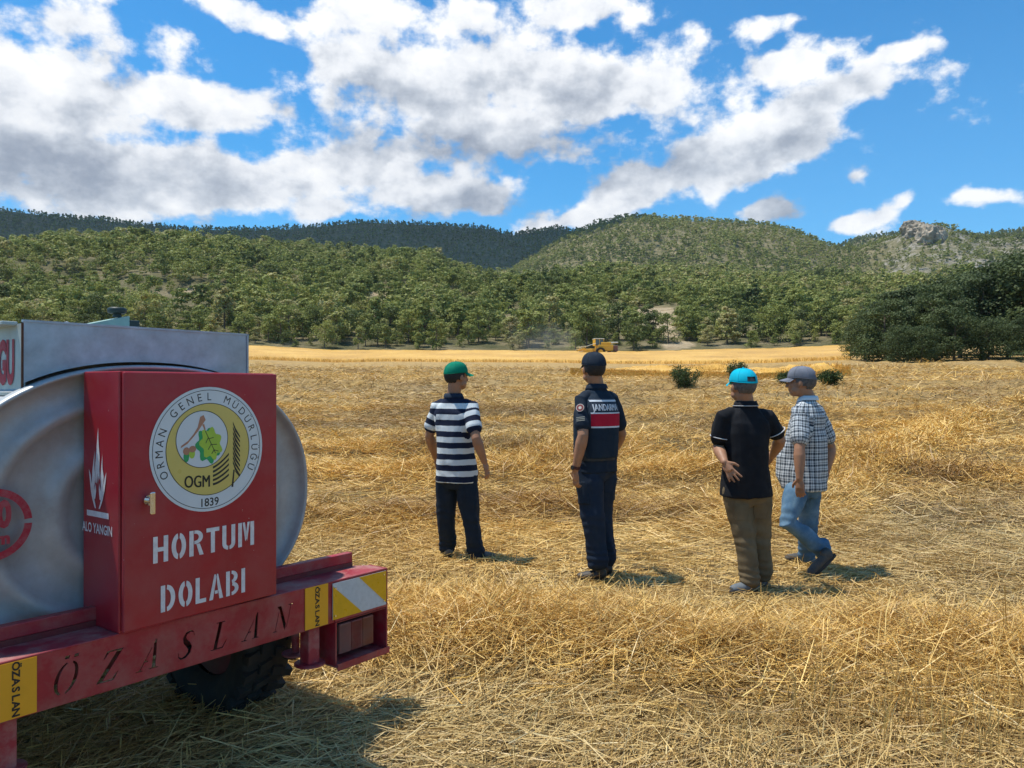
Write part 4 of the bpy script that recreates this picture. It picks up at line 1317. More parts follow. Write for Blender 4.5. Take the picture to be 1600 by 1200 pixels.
    sp = MB(); sp.tube([(-.345, .22, -.352), (-.345, .22, -.345)], .060, RED_TOP, 28); sp.tube([(-.345, .22, -.345), (-.345, .22, -.18)], .018, RED_TOP, 12)
    sp.build('spring_stop', root, roll)
    # wheels
    def wheel(u0):
        wh = empty('wheel', (u0, .68, .36), 0, root)
        ty = MB(); R_ = .372; W = .125; n = 84
        prof = [(-.6, .21), (-.92, .235), (-1.04, .30), (-1.0, .345), (-.82, .368), (-.4, .374), (0, .375), (.4, .374), (.82, .368), (1.0, .345), (1.04, .30), (.92, .235), (.6, .21)]
        rings = []
        for k in range(n):
            a = 2 * PI * k / n
            rings.append([(x * W, r * math.cos(a), r * math.sin(a)) for x, r in prof])
        m = len(prof)
        vs = [p for r in rings for p in r]; fs = [(k * m + j, k * m + j + 1, ((k + 1) % n) * m + j + 1, ((k + 1) % n) * m + j) for k in range(n) for j in range(m - 1)]
        ty.add(vs, fs, RUBBER, True)
        for k in range(26):                                                   # chunky lugs
            for sgn in (-1, 1):
                a = 2 * PI * (k + (.5 if sgn > 0 else 0)) / 26
                def q(x, r, da): return (x * sgn * W, r * math.cos(a + da), r * math.sin(a + da))
                for (xa, xb, da) in ((.05, .55, .0), (.60, 1.06, .05)):
                    lo, hi = (.372, .392) if xb < .9 else (.345, .384)
                    vs = [q(x, r, da + d + x * .10) for x in (xa, xb) for r in (lo, hi) for d in (-.055, .055)]
                    ty.add(vs, [(0, 1, 3, 2), (4, 6, 7, 5), (0, 4, 5, 1), (2, 3, 7, 6), (0, 2, 6, 4), (1, 5, 7, 3)], RUBBER)
        ty.build('tyre', wh)
        rm = MB(); rm.tube([(-.06, 0, 0), (.06, 0, 0)], .212, DARKRED, 32); rm.tube([(-.09, 0, 0), (.09, 0, 0)], .06, DARKRED, 16)
        rm.build('rim', wh)
    wheel(-.40); wheel(-1.70)
    return root


build_trailer()

# ---------------------------------------------------------------- people
def lerp(a, b, t): return a + (b - a) * t


class Solid:
    """union of rounded, tapering shapes, grown into one skin by voxel remeshing"""
    def __init__(s): s.bm = bmesh.new()
    def ball(s, c, r, sc=(1, 1, 1), rot=None, sub=2):
        m = Matrix.Translation(Vector(c)) @ (rot.to_4x4() if rot else Matrix.Identity(4)) @ Matrix.Diagonal((r * sc[0], r * sc[1], r * sc[2], 1))
        bmesh.ops.create_icosphere(s.bm, subdivisions=sub, radius=1, matrix=m)
    def chain(s, pts, rads, n=14, flat=None):
        """flat = (axis, factor): squash the section along a world axis"""
        pts = [Vector(p) for p in pts]
        ext = []
        vs = []
        ref = Vector((.13, .97, .2)).normalized()
        for i, p in enumerate(pts):
            t = (pts[min(i + 1, len(pts) - 1)] - pts[max(i - 1, 0)]).normalized()
            a = t.cross(ref)
            if a.length < .1: a = t.cross(Vector((1, 0, 0)))
            a.normalize(); c = t.cross(a)
            row = []
            for k in range(n):
                q = 2 * PI * k / n
                o = (a * math.cos(q) + c * math.sin(q)) * rads[i]
                if flat: o = o - flat[0] * o.dot(flat[0]) * (1 - flat[1])
                row.append(s.bm.verts.new(p + o))
            vs.append(row)
        for i in range(len(pts) - 1):
            for k in range(n):
                k2 = (k + 1) % n
                s.bm.faces.new((vs[i][k], vs[i][k2], vs[i + 1][k2], vs[i + 1][k]))
        s.bm.faces.new(vs[0][::-1]); s.bm.faces.new(vs[-1])
        for i in (0, len(pts) - 1):
            if not flat: s.ball(pts[i], rads[i] * .99, sub=2)
            else: s.ball(pts[i], rads[i] * .96, (1, 1, 1), sub=1) if False else None
    def rings(s, rows, right, fwd, n=24, p=2.3):
        """rows: (centre, half width, half depth[, forward shift])"""
        vs = []
        for row in rows:
            c, a, b_ = Vector(row[0]), row[1], row[2]
            r = []
            for k in range(n):
                q = 2 * PI * k / n
                ca, sa = math.cos(q), math.sin(q)
                e = 2 / p
                r.append(s.bm.verts.new(c + right * a * math.copysign(abs(ca) ** e, ca) + fwd * b_ * math.copysign(abs(sa) ** e, sa)))
            vs.append(r)
        for i in range(len(rows) - 1):
            for k in range(n):
                k2 = (k + 1) % n
                s.bm.faces.new((vs[i][k], vs[i][k2], vs[i + 1][k2], vs[i + 1][k]))
        s.bm.faces.new(vs[0][::-1]); s.bm.faces.new(vs[-1])
    def skin(s, voxel=.007, smooth=3, fac=.5, wrinkle=None):
        bmesh.ops.recalc_face_normals(s.bm, faces=s.bm.faces[:])
        me = bpy.data.meshes.new('tmp'); s.bm.to_mesh(me); s.bm.free()
        o = bpy.data.objects.new('tmp', me); COL.objects.link(o)
        r = o.modifiers.new('r', 'REMESH'); r.mode = 'VOXEL'; r.voxel_size = voxel; r.use_smooth_shade = True
        if smooth:
            m = o.modifiers.new('s', 'SMOOTH'); m.iterations = smooth; m.factor = fac
        dg = bpy.context.evaluated_depsgraph_get(); dg.update()
        ev = o.evaluated_get(dg)
        out = bpy.data.meshes.new_from_object(ev)
        bpy.data.objects.remove(o); bpy.data.meshes.remove(me)
        n = len(out.vertices)
        P = np.empty(n * 3, dtype=np.float32); out.vertices.foreach_get('co', P); P = P.reshape(-1, 3).astype(float)
        N = np.empty(n * 3, dtype=np.float32); out.vertices.foreach_get('normal', N); N = N.reshape(-1, 3)
        if wrinkle is not None:
            P = P + N * wrinkle(P, N)[:, None]
            out.vertices.foreach_set('co', P.astype(np.float32).ravel()); out.update()
        out.polygons.foreach_set('use_smooth', np.ones(len(out.polygons), dtype=bool))
        return out, P


def folds(axis, amp, freq, seed, zones=None, base=.25):
    """cloth folds: noise stretched along `axis`, stronger inside zones = [(point, radius, gain)]"""
    ax = np.array(Vector(axis).normalized())
    def f(P, N):
        al = P @ ax
        Q = P - al[:, None] * ax[None] * .72
        w = noise3(Q + noise3(P, 6, seed + 4)[:, None] * .03, freq, seed)
        w = np.abs(w) * -2 + .5
        w2 = noise3(P, freq * 2.1, seed + 8) * .35
        g = np.full(len(P), base)
        for c, r, k in (zones or []):
            d = np.linalg.norm(P - np.array(c)[None], axis=1); g = g + k * np.exp(-(d / r) ** 2)
        return amp * (w + w2) * g
    return f


def zigzag(joint, axis, r, amp, freq, seed, base_f):
    """horizontal folds gathered round a joint, on top of base folds"""
    j = np.array(joint); ax = np.array(Vector(axis).normalized())
    def f(P, N):
        d = (P - j) @ ax
        m = np.exp(-(np.linalg.norm(P - j, axis=1) / r) ** 2)
        return base_f(P, N) + amp * m * np.sin(d * freq + 5 * noise3(P, 9, seed))
    return f


def paint_uv(me, P, segs, centre, right, fwd):
    """wrap coordinates: along sleeve/leg or up the trunk, and round it, in metres"""
    n = len(P)
    best = np.full(n, 1e9); U = np.zeros(n); V = np.zeros(n)
    c = np.array(centre); R = np.array(right); Fw = np.array(fwd)
    d = P - c
    x = d @ R; y = d @ Fw
    U = np.arctan2(x, -y) * .19; V = P[:, 2].copy()
    sl = np.zeros(n)
    for a, b_, rr in segs:
        a = np.array(a); b_ = np.array(b_); ab = b_ - a; L = np.linalg.norm(ab)
        t = ((P - a) @ ab) / (L * L)
        q = P - a - np.clip(t, 0, 1.2)[:, None] * ab
        dist = np.linalg.norm(q, axis=1)
        m = (dist < rr) & (t > .22) & (t < 1.4)
        e1 = np.cross(ab / L, [0, 0, 1.0]); e1 /= np.linalg.norm(e1) + 1e-9; e2 = np.cross(ab / L, e1)
        U = np.where(m, np.arctan2(q @ e1, q @ e2) * rr * .9, U); V = np.where(m, a[2] - t * L, V)
    li = np.empty(len(me.loops), dtype=np.int32); me.loops.foreach_get('vertex_index', li)
    l = me.uv_layers.new(name='UVMap')
    l.data.foreach_set('uv', np.stack([U, V], -1)[li].astype(np.float32).ravel())


def obj_from(me, name, mats, parent, origin):
    me.name = name
    for m in mats: me.materials.append(m)
    me.transform(Matrix.Translation(-origin))
    o = bpy.data.objects.new(name, me); COL.objects.link(o); o.parent = parent
    return o


def cloth(name, col, rough=.85, var=.12, weave=900, bump=.0006, col2=None):
    return material(name, col, rough, var=var, vscale=9, bump=bump, bscale=260, spec=.2, col2=col2)


SKIN = material('skin', (.35, .175, .098), .55, var=.14, vscale=14, bump=.0004, bscale=120, spec=.35)
HAIR = material('dark_hair', (.022, .018, .015), .8, var=.4, vscale=60, bump=.002, bscale=220)
HAIRG = material('grey_hair', (.10, .09, .085), .8, var=.5, vscale=60, bump=.002, bscale=220)


def uv_nodes(name):
    m = bpy.data.materials.new(name); m.use_nodes = True
    b = NB(m.node_tree); p = m.node_tree.nodes['Principled BSDF']
    p.inputs['Roughness'].default_value = .85; p.inputs['Specular IOR Level'].default_value = .2
    uv = b.n('ShaderNodeTexCoord').outputs['UV']
    tc = b.n('ShaderNodeTexCoord').outputs['Object']
    bn = b.n('ShaderNodeBump'); bn.inputs['Distance'].default_value = .0008
    b.put(bn.inputs['Height'], b.noise(tc, 240, 3)); m.node_tree.links.new(bn.outputs[0], p.inputs['Normal'])
    return m, b, p, uv, tc


def striped():
    m, b, p, uv, tc = uv_nodes('striped_jersey')
    x, y, _ = b.xyz(uv)
    y = b.m('ADD', y, b.m('MULTIPLY', b.m('SUBTRACT', b.noise(tc, 7, 3), .5), .016))
    f = b.m('FRACT', b.m('DIVIDE', b.m('ADD', y, .010), .0950))
    s = b.m('MULTIPLY', b.mr(f, .46, .475), b.mr(f, .985, .97))
    c = b.mix(s, (.62, .66, .66), (.010, .016, .038))
    b.put(p.inputs['Base Color'], c)
    return m


def plaid():
    m, b, p, uv, tc = uv_nodes('plaid_cotton')
    x, y, _ = b.xyz(uv)
    w = b.m('MULTIPLY', b.m('SUBTRACT', b.noise(tc, 8, 3), .5), .012)
    x = b.m('ADD', x, w); y = b.m('ADD', y, w)
    def lines(v, per):
        f = b.m('FRACT', b.m('DIVIDE', v, per))
        def bar(c, h): return b.m('SUBTRACT', 1.0, b.mr(b.m('ABSOLUTE', b.m('SUBTRACT', f, c)), h, h + .035))
        return b.m('MAXIMUM', bar(.30, .15), b.m('MULTIPLY', bar(.74, .05), .75))
    a = lines(x, .043); c = lines(y, .046)
    k = b.m('MINIMUM', b.m('ADD', b.m('MULTIPLY', a, .62), b.m('MULTIPLY', c, .62)), 1.0)
    col = b.mix(k, (.60, .63, .64), (.028, .042, .060))
    f2 = b.m('FRACT', b.m('DIVIDE', x, .104))
    t = b.m('MULTIPLY', b.m('LESS_THAN', b.m('ABSOLUTE', b.m('SUBTRACT', f2, .56)), .06), .45)
    col = b.mix(t, col, (.30, .36, .36), 'MULTIPLY')
    b.put(p.inputs['Base Color'], col)
    return m


def jeans():
    m, b, p, uv, tc = uv_nodes('washed_jeans')
    f = b.noise(tc, 5, 6, .6)
    c = b.ramp(f, [(.3, (.045, .10, .165)), (.5, (.095, .185, .28)), (.68, (.19, .30, .39))])
    c = b.mix(b.m('MULTIPLY', b.noise(tc, 120, 2), .35), c, (.05, .10, .17))
    b.put(p.inputs['Base Color'], c)
    return m


def person(name, label, d, J, yaw, head_yaw, tops, legs_mat, boots, extras=None, hair=HAIR, build=1.0, feet=None, seed=0, sleeve=.55, hem=None, pant=1.0, belly=0.0, head_tilt=0.0, pockets=True, top_amp=.018, leg_amp=.022):
    """J: joints as (col, row, depth offset) of the photo at distance d"""
    def W(k):
        c, r, dd = J[k]; D = d + dd
        return Vector(((c - 800) / FPX * D, D, EYE - (r - HY) / FPX * D))
    jt = {k: W(k) for k in J if len(J[k]) == 3 and not isinstance(J[k], str)}
    ya = math.radians(yaw); Fw = Vector((math.sin(ya), math.cos(ya), 0)); Rt = Vector((math.cos(ya), -math.sin(ya), 0)); Z = Vector((0, 0, 1))
    neck, hip = jt['neck'], jt['hip']
    sw = .158 * build
    shR = neck + Rt * sw - Z * .078; shL = neck - Rt * sw - Z * .078
    if 'shR' in jt: shR = jt['shR']
    if 'shL' in jt: shL = jt['shL']
    hipR = hip + Rt * .085 * build; hipL = hip - Rt * .085 * build
    base = (jt['anR'] + jt['anL']) / 2; g = gz(base.x, base.y)
    origin = Vector((base.x, base.y, g))
    root = empty('person', origin, 0); tag(root, label, 'person')
    hy = math.radians(head_yaw); hF = Vector((math.sin(hy), math.cos(hy), 0)); hR = Vector((math.cos(hy), -math.sin(hy), 0))
    hc = jt['head']
    # ---- body
    B = Solid()
    rot = Matrix((hR, hF, Z)).transposed() @ Matrix.Rotation(math.radians(head_tilt), 3, 'X')
    def H(x, y, z): return hc + rot @ Vector((x, y, z))
    B.ball(H(0, -.012, .025), .098, (.80, 1.0, .98), rot, 3)
    B.ball(H(0, .020, -.020), .080, (.84, .92, 1.15), rot, 3)
    B.ball(H(0, .046, -.080), .042, (1.05, .95, .75), rot, 2)                     # chin
    B.ball(H(.046, .030, -.060), .030, (.8, 1.3, 1.0), rot, 2); B.ball(H(-.046, .030, -.060), .030, (.8, 1.3, 1.0), rot, 2)   # jaw
    B.ball(H(.030, .062, -.022), .028, (1, .8, .8), rot, 2); B.ball(H(-.030, .062, -.022), .028, (1, .8, .8), rot, 2)         # cheekbones
    B.chain([H(0, .080, .018), H(0, .096, -.008), H(0, .104, -.026)], [.009, .012, .014], 8)                                   # nose
    B.ball(H(.012, .092, -.030), .009, sub=1); B.ball(H(-.012, .092, -.030), .009, sub=1)
    B.ball(H(0, .084, .028), .026, (1.5, .5, .38), rot, 2)                          # brow
    B.ball(H(0, .083, -.053), .018, (1.3, .7, .45), rot, 2); B.ball(H(0, .081, -.064), .016, (1.1, .8, .5), rot, 2)            # lips
    for sx in (-1, 1):
        B.ball(H(.079 * sx, -.004, -.008), .030, (.34, .62, 1.0), rot, 2); B.ball(H(.077 * sx, .002, -.030), .012, (.5, .8, 1.2), rot, 1)
    B.chain([neck - Z * .05, neck + Z * .02, H(0, -.022, -.055), H(0, -.012, -.02)], [.070 * build, .060, .058, .060], 16)
    chest = neck.lerp(hip, .33); waist = neck.lerp(hip, .72)
    B.rings([(hip - Z * .10, .11, .09), (hip, .150 * build, .105), (waist, .135 * build, .095), (chest, .150 * build, .105), (neck - Z * .10, .125 * build, .080), (neck - Z * .055, .085, .065), (neck - Z * .015, .07, .06)], Rt, Fw)
    sides = []
    for s_, sh in (('R', shR), ('L', shL)):
        el, wr, hd = jt['el' + s_], jt['wr' + s_], jt['ha' + s_]
        k = 1.0
        B.chain([sh.lerp(neck, .15) - Z * .02, sh - Z * .012, sh.lerp(el, .35), sh.lerp(el, .8), el, el.lerp(wr, .22), el.lerp(wr, .5), el.lerp(wr, .85), wr], [.036, .045, .048, .043, .040, .045, .040, .030, .026], 14)
        hand(B, el, wr, hd, Rt if s_ == 'R' else -Rt, s_, feet_style=J.get('grip' + s_, 'relaxed'), Fw=Fw)
        hp, kn, an = (hipR, jt['knR'], jt['anR']) if s_ == 'R' else (hipL, jt['knL'], jt['anL'])
        B.chain([hp, hp.lerp(kn, .3), kn, kn.lerp(an, .3), an], [.068, .060, .042, .040, .030], 14)
    me, P = B.skin(.0052, 2)
    obj_from(me, 'body', [SKIN], root, origin)
    # ---- hair below the cap
    Hs = Solid()
    Hs.ball(H(0, -.022, .018), .102, (.835, .985, .93), rot, 3)
    me, P = Hs.skin(.007, 1)
    bm = bmesh.new(); bm.from_mesh(me)
    inv = rot.inverted()
    dele = [v for v in bm.verts if (lambda q: q.z < -.052 - .0 * q.y or q.y > .035 or (q.y > -.015 and q.z < -.005) or (q.y > -.045 and q.z < -.03))(inv @ (v.co - hc))]
    bmesh.ops.delete(bm, geom=dele, context='VERTS'); bm.to_mesh(me); bm.free()
    obj_from(me, 'hair', [hair], root, origin)
    # ---- shirt
    S = Solid()
    hem = hem or hip - Z * .06
    bl = belly
    S.rings([(hem, .182 * build, .134 + bl * .5), (hem.lerp(chest, .2) + Fw * bl * .4, .172 * build, .130 + bl * .9), (hem.lerp(chest, .5) + Fw * bl * .4, .152 * build, .120 + bl), (waist.lerp(chest, .6), .154 * build, .118 + bl * .5), (chest, .172 * build, .122),
             (neck - Z * .125, .168 * build, .112), (neck - Z * .075, .140 * build, .092), (neck - Z * .034, .100 * build, .076), (neck + Z * .004, .072, .066), (neck + Z * .012, .068, .062)], Rt, Fw)
    zones = [(tuple(hem.lerp(chest, .25)), .16, .7)]
    segs = []
    for s_, sh in (('R', shR), ('L', shL)):
        el = jt['el' + s_]; dv = (el - sh)
        end = sh + dv * (sleeve / .55 * .66)
        S.chain([sh.lerp(neck, .32) - Z * .01, sh - Z * .004, sh.lerp(end, .45), sh.lerp(end, .95), end], [.052, .064 * build, .064 * build, .067 * build, .069 * build], 18)
        zones.append((tuple(sh.lerp(chest, .35)), .09, .9)); zones.append((tuple(sh.lerp(end, .6)), .10, .4)); segs.append((tuple(sh), tuple(end), .115))
    me, P = S.skin(.0072, 5, .5, folds((0, 0, 1), top_amp, 11, seed, zones, .55))
    paint_uv(me, P, segs, tuple(chest), tuple(Rt), tuple(Fw))
    shirt = obj_from(me, tops[0], [tops[1]], root, origin)
    # ---- trousers
    T = Solid(); T2 = None
    lw = hem.copy(); lw.z = max(hem.z + .06, hip.z - .02)
    T.rings([(hip - Z * .125, .120 * build, .095), (hip - Z * .07, .160 * build, .118), (hip, .168 * build, .120), (lw, .160 * build, .112)], Rt, Fw)
    zs = []
    for s_, hp in (('R', hipR), ('L', hipL)):
        kn, an = jt['kn' + s_], jt['an' + s_]
        T.chain([hp - Z * .02, hp.lerp(kn, .35), hp.lerp(kn, .75), kn, kn.lerp(an, .35), kn.lerp(an, .75), an.lerp(kn, .07)], [.098 * build, .092 * pant, .078 * pant, .073 * pant, .069 * pant, .064 * pant, .064 * pant], 18)
        zs += [(tuple(kn), .12, .8), (tuple(an.lerp(kn, .12)), .12, 1.1)]
    zs.append((tuple(hip - Z * .1), .12, .6))
    fo_ = folds((0, 0, 1), leg_amp, 9, seed + 20, zs, .45)
    for s_ in 'RL': fo_ = zigzag(jt['an' + s_].lerp(jt['kn' + s_], .12), (0, 0, 1), .11, .0045, 120, seed + 31, fo_)
    for s_ in 'RL': fo_ = zigzag(jt['kn' + s_], (0, .2, 1), .12, .0035, 75, seed + 37, fo_)
    me, P = T.skin(.0075, 4, .5, fo_)
    obj_from(me, 'trousers', [legs_mat], root, origin)
    # ---- shoes
    for s_ in 'RL':
        shoe(root, origin, jt['an' + s_], J['toe' + s_], d, boots)
    if pockets:
        tr = [c for c in root.children if c.name.startswith('trousers')][0]
        for sg in (-1, 1):
            pts = [hip - Z * .215 + Rt * (sg * .078 + x) + Z * y for y in (0, .04, .08, .105) for x in (-.05, -.025, 0, .025, .05)]
            pts[0] += Rt * .012; pts[4] -= Rt * .012
            q = on_surface(tr, pts, Fw, .003, origin)
            mb = MB(); mb.add(q, [(j * 5 + i, j * 5 + i + 1, (j + 1) * 5 + i + 1, (j + 1) * 5 + i) for j in range(3) for i in range(4)], legs_mat, True)
            mb.tube([q[i] for i in (15, 10, 5, 0, 1, 2, 3, 4, 9, 14, 19)], .0016, legs_mat, 5)
            mb.build('back_pocket', tr)
    if extras: extras(locals())
    return root


def hand(B, el, wr, hd, out, side, feet_style='relaxed', Fw=None):
    """palm, four bent fingers of different length and a thumb leaving the side of the palm"""
    d = (hd - wr).normalized()
    if feet_style == 'hip':                      # spread on the hip, fingers forward and down, back of the hand outward
        nrm = Vector((-.75, -.62, .1)).normalized()
    else: nrm = out.normalized()
    nrm = (nrm - d * nrm.dot(d)).normalized()      # back of the hand
    lat = d.cross(nrm).normalized()
    if lat.dot(Fw) < 0: lat = -lat                 # towards the thumb: forwards
    if feet_style == 'hip': lat = Vector((.45, -.1, .9)); lat = (lat - d * lat.dot(d)).normalized()
    L = .085
    pc = wr + d * L
    B.chain([wr - d * .01, wr + d * .035, wr + d * .075], [.024, .029, .031], 12, (nrm, .62))
    B.ball(wr + d * .045, .040, (1, 1, 1), Matrix((lat, d, nrm)).transposed() @ Matrix.Diagonal((.95, 1.1, .38)), 2)
    spread = .30 if feet_style == 'hip' else .07
    curl = .20 if feet_style == 'hip' else .75
    for i, (off, ln) in enumerate(((.027, .072), (.009, .080), (-.009, .074), (-.026, .058))):
        p = wr + d * .078 + lat * off
        dd = (d + lat * (off / .027) * spread).normalized()
        c = curl * (1 + .12 * i)
        q1 = p + dd * ln * .42
        d2 = (dd * math.cos(c * .6) - nrm * math.sin(c * .6)); q2 = q1 + d2 * ln * .33
        d3 = (dd * math.cos(c * 1.2) - nrm * math.sin(c * 1.2)); q3 = q2 + d3 * ln * .25
        B.chain([p - dd * .015, p, q1, q2, q3], [.0100, .0098, .0090, .0084, .0074], 8)
    t0 = wr + d * .022 + lat * .026
    dt = (d * .62 + lat * .72 - nrm * .25).normalized(); t1 = t0 + dt * .036; dt2 = (d * .85 + lat * .35 - nrm * .3).normalized(); t2 = t1 + dt2 * .028
    B.chain([t0 - dt * .012, t0, t1, t2], [.014, .0135, .0112, .0090], 8)


def shoe(root, origin, an, toe, d, style):
    c, r, dd = toe[0], toe[1], toe[2]; D = d + dd
    tp = Vector(((c - 800) / FPX * D, D, EYE - (r - HY) / FPX * D))
    lift = len(toe) > 3
    v = tp - an
    if not lift:
        gzv = gz(an.x, an.y) + .012
        tp.z = gzv; v = tp - an; v.z = 0
        f = v.normalized(); L = .175; tip = Vector((an.x, an.y, gzv)) + f * L
        up_ = Vector((0, 0, 1)); heel = Vector((an.x, an.y, gzv)) - f * .065
    else:
        hv = Vector(((toe[3] - 800) / FPX * D, D + toe[5], EYE - (toe[4] - HY) / FPX * D))
        f = (tp - hv).normalized(); heel = hv; tip = tp; L = (tip - heel).length
        rt_ = f.cross(Vector((0, 0, 1))).normalized(); up_ = rt_.cross(f).normalized()
    rt = f.cross(up_).normalized()
    A = lambda x, y, z: heel + f * y + rt * x + up_ * z
    tot = (tip - heel).length
    S = Solid()
    S.chain([A(0, .035, .042), A(0, .10, .044), A(0, tot * .62, .036), A(0, tot * .86, .030), A(0, tot * .955, .026)], [.040, .042, .044, .038, .027], 16, (up_, .80))
    S.ball(A(0, .045, .050), .041, (1, 1, 1.1), sub=2)
    S.chain([A(0, .058, .055), an.lerp(A(0, .055, .10), .35), an + up_ * (style[2])], [.043, .044, .042], 14)
    me, P = S.skin(.006, 3)
    up = obj_from(me, 'shoe' if style[2] < .08 else 'boot', [style[0]], root, origin)
    mb = MB(); n = 28; out = []
    for k in range(n):
        a = 2 * PI * k / n; y = tot * .5 + (tot * .5 + .004) * math.cos(a); wd = .044 * (.82 + .18 * math.cos(a) - .22 * (math.cos(a) < -.3) * abs(math.cos(a)) * .6)
        out.append((wd * math.sin(a), y))
    rings = [[A(x * s, y, z) - origin for x, y in out] for s, z in ((.98, -.006), (1.03, .0), (1.02, .014), (.97, .018))]
    mb.loft(rings, style[1], smooth=False)
    mb.build('sole', up)


def cap_mesh(root, origin, hc, rot, mat, brim_mat=None, opening=False, brim_len=.075, tilt=0.0, cr=1.0):
    """baseball cap: six-panel dome, button, curved peak, strap opening behind"""
    def H(x, y, z): return hc + rot @ Vector((x, y, z)) - origin
    mb = MB(); n = 48; rows = 14
    z0 = .034
    def dome(th, ph, s=1.0):
        # th: 0 rim .. pi/2 crown
        bx = .0885 * cr * (1 + .02 * math.cos(6 * ph) * math.cos(th)); by = .112 * cr
        zz = z0 + (.098 * math.sin(th) ** .92) * s
        rr = math.cos(th) ** .72
        return (bx * s * rr * math.sin(ph), -.012 + by * s * rr * math.cos(ph), zz - (.012 if math.cos(ph) < 0 else -.004) * math.cos(th) * abs(math.cos(ph)))
    vs = []; fs = []
    for s in (1.0, .955):
        for i in range(rows):
            for k in range(n): vs.append(H(*dome(PI / 2 * i / (rows - 1) * .985, 2 * PI * k / n, s)))
    def hole(i, k):
        if not opening: return False
        ph = 2 * PI * (k + .5) / n; a = abs(ph - PI)
        return (a < .42) and 1 <= i <= 3 and (a < .42 * math.sqrt(max(0, 1 - ((i - 1) / 3.2) ** 2)))
    for s in range(2):
        o = s * rows * n
        for i in range(rows - 1):
            for k in range(n):
                if hole(i, k): continue
                k2 = (k + 1) % n; q = (o + i * n + k, o + i * n + k2, o + (i + 1) * n + k2, o + (i + 1) * n + k)
                fs.append(q if s == 0 else q[::-1])
    for k in range(n): fs.append((k, rows * n + k, rows * n + (k + 1) % n, (k + 1) % n))
    fs.append(tuple((rows - 1) * n + k for k in range(n)))
    mb.add(vs, fs, mat, True)
    mb.tube([H(0, -.012, .129 * cr), H(0, -.012, .137 * cr)], [.009, .006], mat, 12)
    for ph in (0, PI / 3, 2 * PI / 3, PI, 4 * PI / 3, 5 * PI / 3):               # panel seams
        if opening and abs(ph - PI) < .1: st = 5
        else: st = 0
        mb.tube([H(*dome(PI / 2 * i / 13 * .985, ph, 1.004)) for i in range(st, 14)], .0016, mat, 6)
    mb.tube([H(*dome(.02, 2 * PI * k / 40, 1.006)) for k in range(41)], .0022, mat, 6)
    cap = mb.build('cap', root)
    bm_ = brim_mat or mat
    pk = MB(); m = 22; top = []; bot = []
    for j in range(7):
        t = j / 6
        for k in range(m + 1):
            a = lerp(-1.12, 1.12, k / m)
            x = .086 * cr * math.sin(a) * (1 - .04 * t); yb = -.012 + .112 * cr * math.cos(a) - .004
            y = yb + brim_len * t * math.cos(a * .88) ** .8
            z = z0 + .004 - .012 * (abs(x) / .08) ** 2 * (.4 + t) - .020 * t
            top.append(H(x, y, z + .0018)); bot.append(H(x, y, z - .0018))
    w = m + 1; N_ = len(top)
    fs = []
    for j in range(6):
        for k in range(m):
            q = (j * w + k, j * w + k + 1, (j + 1) * w + k + 1, (j + 1) * w + k)
            fs.append(q[::-1]); fs.append(tuple(N_ + z for z in q))
    edge = [6 * w + k for k in range(w)]
    for a, b_ in zip(edge[:-1], edge[1:]): fs.append((a, b_, N_ + b_, N_ + a))
    for j in range(6):
        for k in (0, m): a, b_ = j * w + k, (j + 1) * w + k; fs.append((a, b_, N_ + b_, N_ + a))
    pk.add(top + bot, fs, bm_, True)
    pk.build('peak', cap)
    return cap


def collar(L, mat, trim=None, h=.038):
    """turned-down collar round the neck"""
    neck, Rt, Fw, root, origin = L['neck'], L['Rt'], L['Fw'], L['root'], L['origin']
    mb = MB(); n = 40; rings = []
    for r, dz in ((.066, .020), (.068, .034), (.073, .036), (.083, .012), (.086, .000)):
        rings.append([neck + Rt * (r * 1.06 * math.cos(2 * PI * k / n)) + Fw * (r * .98 * math.sin(2 * PI * k / n)) + Vector((0, 0, dz - .020 * max(0, math.sin(2 * PI * k / n)))) - origin for k in range(n)])
    mb.loft(rings, mat, caps=False)
    o = mb.build('collar', root)
    if trim:
        t = MB(); t.tube([p + Vector((0, 0, .0005)) for p in rings[4] + [rings[4][0]]], .0026, trim, 6, caps=False)
        t.tube([p for p in rings[1] + [rings[1][0]]], .0022, trim, 6, caps=False)
        t.build('trim', o)
    return o


def cuff_ring(L, s_, mat, name='sleeve_trim', k=1.0):
    sh = L['shR'] if s_ == 'R' else L['shL']; el = L['jt']['el' + s_]
    end = sh + (el - sh) * (L['sleeve'] / .55 * .66) * k
    dv = (el - sh).normalized(); a = dv.cross(Vector((0, .3, 1))).normalized(); c = dv.cross(a)
    mb = MB(); r = .0695 * L['build']
    mb.tube([end + (a * math.cos(q) + c * math.sin(q)) * r - L['origin'] for q in [2 * PI * i / 28 for i in range(29)]], .004, mat, 6, caps=False)
    return mb.build(name, L['root'])


def on_surface(obj, pts, direction, lift, origin):
    """drop points onto a garment along a direction"""
    bvh = BVHTree.FromPolygons([v.co[:] for v in obj.data.vertices], [tuple(p.vertices) for p in obj.data.polygons])
    out = []
    for p in pts:
        h = bvh.ray_cast(p - direction * .5 - origin, direction)
        out.append((h[0] if h[0] is not None else p - origin) - direction * lift)
    return out


